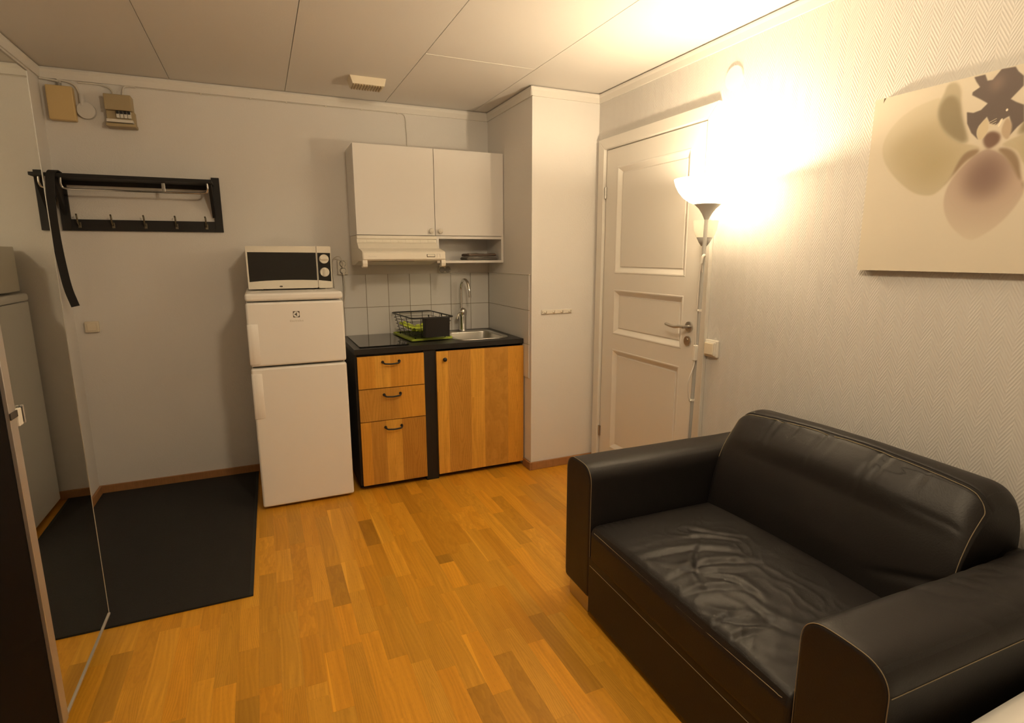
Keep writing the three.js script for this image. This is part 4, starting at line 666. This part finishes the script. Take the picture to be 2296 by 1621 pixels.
// ------------------------------------------------------------------ picture
{
  const W = 0.735, Hh = 0.576, z0 = 2.522, y0 = 1.352, xf = RX - 0.030, cw = 1024, chh = 802;
  const cv = document.createElement('canvas'); cv.width = cw; cv.height = chh; const c = cv.getContext('2d');
  const X = (z) => (z - z0) / W * cw, Y = (y) => (1 - (y - y0) / Hh) * chh;
  c.fillStyle = '#d9d0be'; c.fillRect(0, 0, cw, chh);
  const blob = (pts, fill, blur) => { c.save(); if (blur) c.filter = `blur(${blur}px)`; c.fillStyle = fill; c.beginPath(); const q = pts.map(([z, y]) => [X(z), Y(y)]); const m = (a, b) => [(a[0] + b[0]) / 2, (a[1] + b[1]) / 2]; let s = m(q[q.length - 1], q[0]); c.moveTo(...s); for (let i = 0; i < q.length; i++) { const e = m(q[i], q[(i + 1) % q.length]); c.quadraticCurveTo(q[i][0], q[i][1], e[0], e[1]); } c.fill(); c.restore(); };
  const grad = (z, y, r, a, b) => { const g = c.createRadialGradient(X(z), Y(y), 2, X(z), Y(y), r / W * cw); g.addColorStop(0, a); g.addColorStop(1, b); return g; };
  const mir = (pts) => pts.map(([z, y]) => [2 * 2.888 - z, y]);
  const sharp = (pts, fill, blur) => { c.save(); if (blur) c.filter = `blur(${blur}px)`; c.fillStyle = fill; c.beginPath(); pts.forEach(([z, y], i) => i ? c.lineTo(X(z), Y(y)) : c.moveTo(X(z), Y(y))); c.closePath(); c.fill(); c.restore(); };
  const petal = [[2.581,1.819], [2.615,1.854], [2.659,1.877], [2.711,1.887], [2.737,1.89], [2.735,1.834], [2.764,1.775], [2.797,1.744], [2.851,1.726], [2.864,1.715], [2.823,1.701], [2.807,1.668], [2.787,1.631], [2.759,1.598], [2.731,1.591], [2.684,1.605], [2.631,1.649], [2.585,1.703], [2.566,1.744], [2.565,1.783]];
  const sepal = [[2.747,1.924], [2.773,1.924], [2.789,1.898], [2.792,1.86], [2.8,1.816], [2.812,1.779], [2.831,1.742], [2.818,1.736], [2.792,1.749], [2.759,1.781], [2.735,1.821], [2.726,1.853], [2.733,1.882], [2.742,1.897]], sepalInner = [[2.749,1.889], [2.775,1.884], [2.791,1.856], [2.8,1.816], [2.823,1.756], [2.818,1.738], [2.788,1.754], [2.754,1.786], [2.733,1.825], [2.732,1.861]];
  for (const f of [(p) => p, mir]) { const fz = (z) => f === mir ? 2 * 2.888 - z : z; blob(f(petal), grad(fz(2.74), 1.69, 0.2, '#b5a98a', '#d0c7b0'), 3); blob(f(petal.map(([z, y]) => [2.74 + (z - 2.74) * 0.8, 1.70 + (y - 1.70) * 0.62])), 'rgba(176,163,130,0.4)', 26); blob(f(sepal), '#b7ad95', 4); blob(f(sepalInner), '#968b72', 7); }
  blob(([[2.884,1.708], [2.865,1.703], [2.841,1.685], [2.816,1.658], [2.796,1.626], [2.786,1.591], [2.788,1.555], [2.802,1.518], [2.827,1.485], [2.858,1.461], [2.875,1.456], [2.897,1.467], [2.931,1.493], [2.959,1.529], [2.978,1.569], [2.981,1.593], [2.968,1.619], [2.945,1.654], [2.92,1.686]]).map(([z, y]) => [2.884 + (z - 2.884) * 1.06, 1.6 + (y - 1.6) * 1.05]), grad(2.888, 1.645, 0.19, '#a99286', '#d2c6b2'), 3);
  blob([[2.885, 1.70], [2.85, 1.68], [2.828, 1.63], [2.845, 1.585], [2.885, 1.57], [2.925, 1.59], [2.94, 1.64], [2.92, 1.685]], 'rgba(120,98,90,0.7)', 30);
  blob([[2.864,1.715], [2.833,1.716], [2.815,1.702], [2.802,1.673], [2.794,1.644], [2.772,1.615], [2.78,1.623], [2.804,1.655], [2.829,1.687], [2.854,1.7]], '#94806a', 4); blob([[2.902,1.709], [2.927,1.709], [2.95,1.693], [2.964,1.667], [2.97,1.638], [2.979,1.601], [2.986,1.584], [2.982,1.609], [2.97,1.614], [2.954,1.645], [2.931,1.68]], '#94806a', 4);
  sharp([[2.819,1.924], [2.847,1.924], [2.855,1.905], [2.868,1.904], [2.887,1.928], [2.92,1.925], [2.929,1.91], [2.943,1.895], [2.946,1.869], [2.92,1.84], [2.934,1.829], [2.954,1.817], [2.96,1.773], [2.946,1.76], [2.93,1.739], [2.931,1.769], [2.923,1.794], [2.906,1.786], [2.893,1.776], [2.877,1.783], [2.867,1.804], [2.849,1.781], [2.847,1.758], [2.853,1.742], [2.832,1.765], [2.817,1.795], [2.812,1.828], [2.83,1.822], [2.849,1.826], [2.864,1.841], [2.845,1.856], [2.82,1.874], [2.82,1.882], [2.838,1.892], [2.826,1.91]], '#6e635e', 1.6);
  blob([[2.86, 1.90], [2.89, 1.92], [2.90, 1.88], [2.875, 1.865]], 'rgba(160,138,126,0.5)', 14);
  blob([[2.888,1.761], [2.909,1.749], [2.91,1.728], [2.897,1.716], [2.883,1.71], [2.87,1.723], [2.864,1.743], [2.873,1.757]], '#7d6559', 4);
  blob([[2.868,1.804], [2.876,1.775], [2.873,1.755], [2.861,1.739], [2.85,1.745], [2.844,1.769], [2.851,1.784]], '#d2c5a8', 1.5); blob([[2.919,1.793], [2.933,1.772], [2.934,1.748], [2.928,1.727], [2.914,1.74], [2.908,1.757], [2.911,1.777]], '#bba890', 2.5);
  blob([[2.903, 1.792], [2.897, 1.770], [2.902, 1.768], [2.910, 1.790]], '#f0e7d2', 1); blob([[2.911, 1.812], [2.915, 1.807], [2.919, 1.812], [2.915, 1.817]], '#f4ecd8', 0.8);
  c.strokeStyle = '#d8ccb0'; c.lineWidth = 2; for (const k of [0, 1, 2]) { c.beginPath(); c.moveTo(X(2.874), Y(1.772 + k * 0.007)); c.lineTo(X(2.893), Y(1.780 + k * 0.007)); c.stroke(); }
  c.fillStyle = '#5f5140'; c.beginPath(); c.moveTo(X(2.552), Y(1.9275)); c.lineTo(X(2.559), Y(1.9275)); c.lineTo(X(2.551), Y(1.912)); c.fill();
  const t = new THREE.CanvasTexture(cv); t.colorSpace = THREE.SRGBColorSpace; t.anisotropy = 8;
  const pic = thing('picture', 'unframed canvas print of a pale orchid above the sofa', 'picture');
  const cb = tex(256, 256, (u, v, i, j) => 0.5 + 0.3 * Math.sin(i * 0.8) * Math.sin(j * 0.8), false, [18, 14]);
  M.print = std({ map: t, roughness: 0.85, bumpMap: cb, bumpScale: 0.0003 });
  M.canvasEdge = std({ color: new THREE.Color().setRGB(0.50, 0.42, 0.29), roughness: 0.9 });
  mesh('canvas_body', span(xf, RX - 0.006, y0, y0 + Hh, z0, z0 + W), M.canvasEdge, pic);
  const pg = new THREE.PlaneGeometry(W, Hh); pg.rotateY(-Math.PI / 2); pg.translate(xf - 0.0008, y0 + Hh / 2, z0 + W / 2); mesh('print', pg, M.print, pic);
  mesh('hanger', span(RX - 0.006, RX - 0.0003, y0 + Hh - 0.06, y0 + Hh - 0.03, z0 + 0.3, z0 + 0.42), M.blackPaint, pic);
}

// ------------------------------------------------------------------ small wall and ceiling fittings
{
  const pg = thing('ceiling_vent', 'beige slotted air vent box on the ceiling above the cabinet', 'vent');
  const tp = poly([[-1.012, H], [-0.812, H], [-0.822, H - 0.042], [-0.998, H - 0.042]]); mesh('housing', alongZ(tp, 0.385, 0.500, 0.002), M.cream, pg);
  for (let i = 0; i < 11; i++) mesh('grille_bar', span(-0.992 + i * 0.0152, -0.985 + i * 0.0152, H - 0.047, H - 0.0415, 0.392, 0.492), M.beigePlastic, pg);
}
{
  const b1 = thing('junction_box', 'yellowed plastic box in the upper left wall corner', 'box'); mesh('cover', span(-2.499, -2.382, 2.118, 2.291, 0.001, 0.045, 0.006), M.yellowPlastic, b1); mesh('gland', cyl(0.010, 0.010, 0.02, -2.44, 2.298, 0.022, 14), M.greyPlastic, b1);
  const b2 = thing('junction_box', 'round white junction box between the two wall boxes', 'box'); mesh('cover', [cyl(0.042, 0.043, 0.022, -2.337, 2.180, 0.0125, 36, [Math.PI / 2, 0, 0])], M.wall, b2); mesh('neck', cyl(0.012, 0.012, 0.06, -2.352, 2.232, 0.014, 14), M.wall, b2);
  const fb = thing('fuse_box', 'beige fuse box with four black switches near the ceiling', 'fuse box');
  mesh('housing', [span(-2.243, -2.118, 2.185, 2.266, 0.001, 0.075, 0.004), span(-2.246, -2.108, 2.100, 2.118, 0.001, 0.078, 0.004), span(-2.243, -2.112, 2.118, 2.186, 0.001, 0.050, 0.003)], M.beigePlastic, fb);
  mesh('flap', span(-2.240, -2.118, 2.121, 2.137, 0.048, 0.085, 0.003), M.plasticWhite, fb);
  for (let i = 0; i < 4; i++) { mesh('breaker', span(-2.195 + i * 0.0175, -2.180 + i * 0.0175, 2.148, 2.183, 0.050, 0.064, 0.001), M.plasticWhite, fb); mesh('breaker_switch', span(-2.194 + i * 0.0175, -2.181 + i * 0.0175, 2.168, 2.183, 0.0635, 0.072, 0.002), M.blackPaint, fb); }
  const cab = (pts, r, label) => tag(mesh('cable', tube(pts, r, 60, 8), M.wire), label, 'cable');
  cab([[-2.526, 2.327, 0.010], [-2.48, 2.322, 0.010], [-2.44, 2.315, 0.014], [-2.437, 2.305, 0.022]], 0.006, 'grey cable from the wall corner into the yellowed box');
  cab([[-2.45, 2.326, 0.008], [-2.40, 2.318, 0.008], [-2.372, 2.30, 0.010], [-2.358, 2.262, 0.013]], 0.005, 'cable bending down into the round junction box');
  cab([[-2.36, 2.322, 0.008], [-2.27, 2.322, 0.008], [-2.225, 2.310, 0.012], [-2.205, 2.285, 0.024], [-2.203, 2.266, 0.03]], 0.005, 'cable arching from the trim to the left of the fuse box');
  cab([[-2.10, 2.325, 0.008], [-2.135, 2.326, 0.010], [-2.155, 2.312, 0.016], [-2.160, 2.266, 0.03]], 0.005, 'cable dropping from the trim into the fuse box top');
  const run = thing('wall_cable', 'thin white cable clipped under the trim and down to cabinet', 'cable');
  mesh('cable', tube([[-2.10, 2.3255, 0.006], [-1.8, 2.3255, 0.006], [-1.4, 2.3255, 0.006], [-1.0, 2.3255, 0.006], [-0.66, 2.3265, 0.006], [-0.612, 2.325, 0.006], [-0.592, 2.31, 0.006], [-0.586, 2.27, 0.006], [-0.588, 2.25, 0.006], [-0.583, 2.2, 0.006], [-0.583, 2.12, 0.006], [-0.583, 2.073, 0.006]], 0.0028, 200, 6), M.wire, run);
  for (const x of [-1.78, -1.52, -1.32, -1.09, -0.87, -0.64]) mesh('clip', [span(x - 0.004, x + 0.004, 2.321, 2.331, 0.0005, 0.010, 0.001)], M.plasticWhite, run);
}
function switchPlate(o, mat) { return o; }
{
  const sw = thing('light_switch', 'small beige light switch low on the wall by coat rack', 'switch'); mesh('plate', span(-2.484, -2.416, 0.978, 1.042, 0.0005, 0.022, 0.006), M.cream, sw); mesh('rocker', span(-2.472, -2.428, 0.988, 1.032, 0.021, 0.027, 0.003), M.cream, sw);
  const s2 = thing('light_switch', 'square white light switch on the wall beside the door', 'switch'); mesh('plate', span(RX - 0.016, RX - 0.0003, 0.910, 0.996, 1.764, 1.850, 0.006), M.plasticWhite, s2); mesh('rim', span(RX - 0.026, RX - 0.014, 0.918, 0.988, 1.772, 1.842, 0.005), M.plasticWhite, s2); mesh('rocker', span(RX - 0.033, RX - 0.024, 0.924, 0.982, 1.778, 1.836, 0.004), M.cream, s2);
  const rg = thing('blank_plate', 'round white cover plate high on the wall beside door', 'cover plate'); mesh('disc', [cyl(0.050, 0.052, 0.007, RX - 0.004, 2.186, 1.832, 48, [0, 0, Math.PI / 2])], M.trim, rg);
}
{
  const hr = thing('hook_rail', 'small white hook rail on the corner pier', 'hook rail'); mesh('rail', span(0.068, 0.290, 1.036, 1.064, ZP + 0.0003, ZP + 0.009, 0.004), M.plasticWhite, hr);
  for (let i = 0; i < 4; i++) { const x = 0.092 + i * 0.058; mesh('hook', tube([[x, 1.050, ZP + 0.006], [x, 1.044, ZP + 0.020], [x, 1.050, ZP + 0.030], [x, 1.060, ZP + 0.032]], 0.0045, 12, 8), M.plasticWhite, hr); }
  for (const x of [0.074, 0.284]) mesh('screw', cyl(0.003, 0.003, 0.002, x, 1.050, ZP + 0.0095, 10, [Math.PI / 2, 0, 0]), M.satin, hr);
}
function socket(name, label, x0, x1, y0, y1, vertical) {
  const s = thing(name, label, 'socket', [0, 0, 0.0005]); mesh('plate', span(x0, x1, y0, y1, 0, 0.030, 0.004), M.plasticWhite, s);
  const cs = vertical ? [[(x0 + x1) / 2, y0 + (y1 - y0) * 0.27], [(x0 + x1) / 2, y0 + (y1 - y0) * 0.75]] : [[x0 + (x1 - x0) * 0.27, (y0 + y1) / 2], [x0 + (x1 - x0) * 0.75, (y0 + y1) / 2]];
  for (const [x, y] of cs) mesh('outlet', [new THREE.TorusGeometry(0.0185, 0.0025, 8, 32).translate(x, y, 0.0305), cyl(0.017, 0.017, 0.002, x, y, 0.030, 28, [Math.PI / 2, 0, 0])], M.greyPlastic, s);
  return cs;
}
{
  const a = socket('wall_socket', 'white double wall socket with plugs right of the microwave', -1.080, -1.016, 1.283, 1.378, true);
  socket('wall_socket', 'white double wall socket below the range hood edge', -0.392, -0.306, 1.286, 1.328, false);
  a.forEach(([x, y], i) => {
    const p = thing('power_plug', i ? 'white plug in the upper half of the double socket' : 'white plug with cord in the lower half of the double socket', 'plug');
    mesh('plug', [cyl(0.0155, 0.017, 0.026, x, y, 0.0465, 24, [Math.PI / 2, 0, 0]), box(0.014, 0.030, 0.014, x, y - 0.012, 0.062, 0.004)], M.plasticWhite, p);
    mesh('cord', i ? tube([[x, y - 0.02, 0.064], [x - 0.006, y + 0.012, 0.078], [x - 0.02, y + 0.045, 0.07], [x - 0.045, y + 0.042, 0.045], [x - 0.062, y + 0.018, 0.03], [x - 0.064, y - 0.05, 0.02], [x - 0.06, 1.19, 0.02], [x - 0.062, 1.0, 0.02], [x - 0.064, 0.92, 0.02]], 0.0032, 80, 6) : tube([[x, y - 0.025, 0.062], [x + 0.002, y - 0.05, 0.058], [x + 0.006, y - 0.09, 0.04], [x + 0.004, 1.15, 0.025], [x - 0.02, 1.0, 0.02], [x - 0.05, 0.92, 0.02]], 0.0032, 60, 6), M.wire, p);
  });
}
// ------------------------------------------------------------------ bed beside the near sofa arm
{
  const bed = thing('bed', 'bed with white cover beyond the near sofa arm', 'bed', [0, 0, 0]);
  mesh('frame', span(-0.50, 0.440, 0.10, 0.26, 3.42, 5.2, 0.01), M.whiteLacquer, bed);
  for (const [x, z] of [[-0.46, 3.46], [0.40, 3.46], [-0.46, 5.14], [0.40, 5.14]]) mesh('leg', cyl(0.025, 0.022, 0.1, x, 0.0505, z, 14), M.whiteLacquer, bed);
  mesh('mattress', pillow(0.93, 0.18, 1.78, [0.05, 0.05, 0.05], [16, 8, 30]).translate(-0.03, 0.35, 4.31), M.bed, bed);
  mesh('cover', pillow(0.98, 0.15, 1.80, [0.09, 0.07, 0.09], [40, 12, 60], (x, y, z, n) => [0, 0.012 * N(x * 5, z * 5, 3) * smooth(0, 1, n[1]), 0]).translate(-0.05, 0.447, 4.275), M.bed, bed);
}

renderer.render(scene, camera);
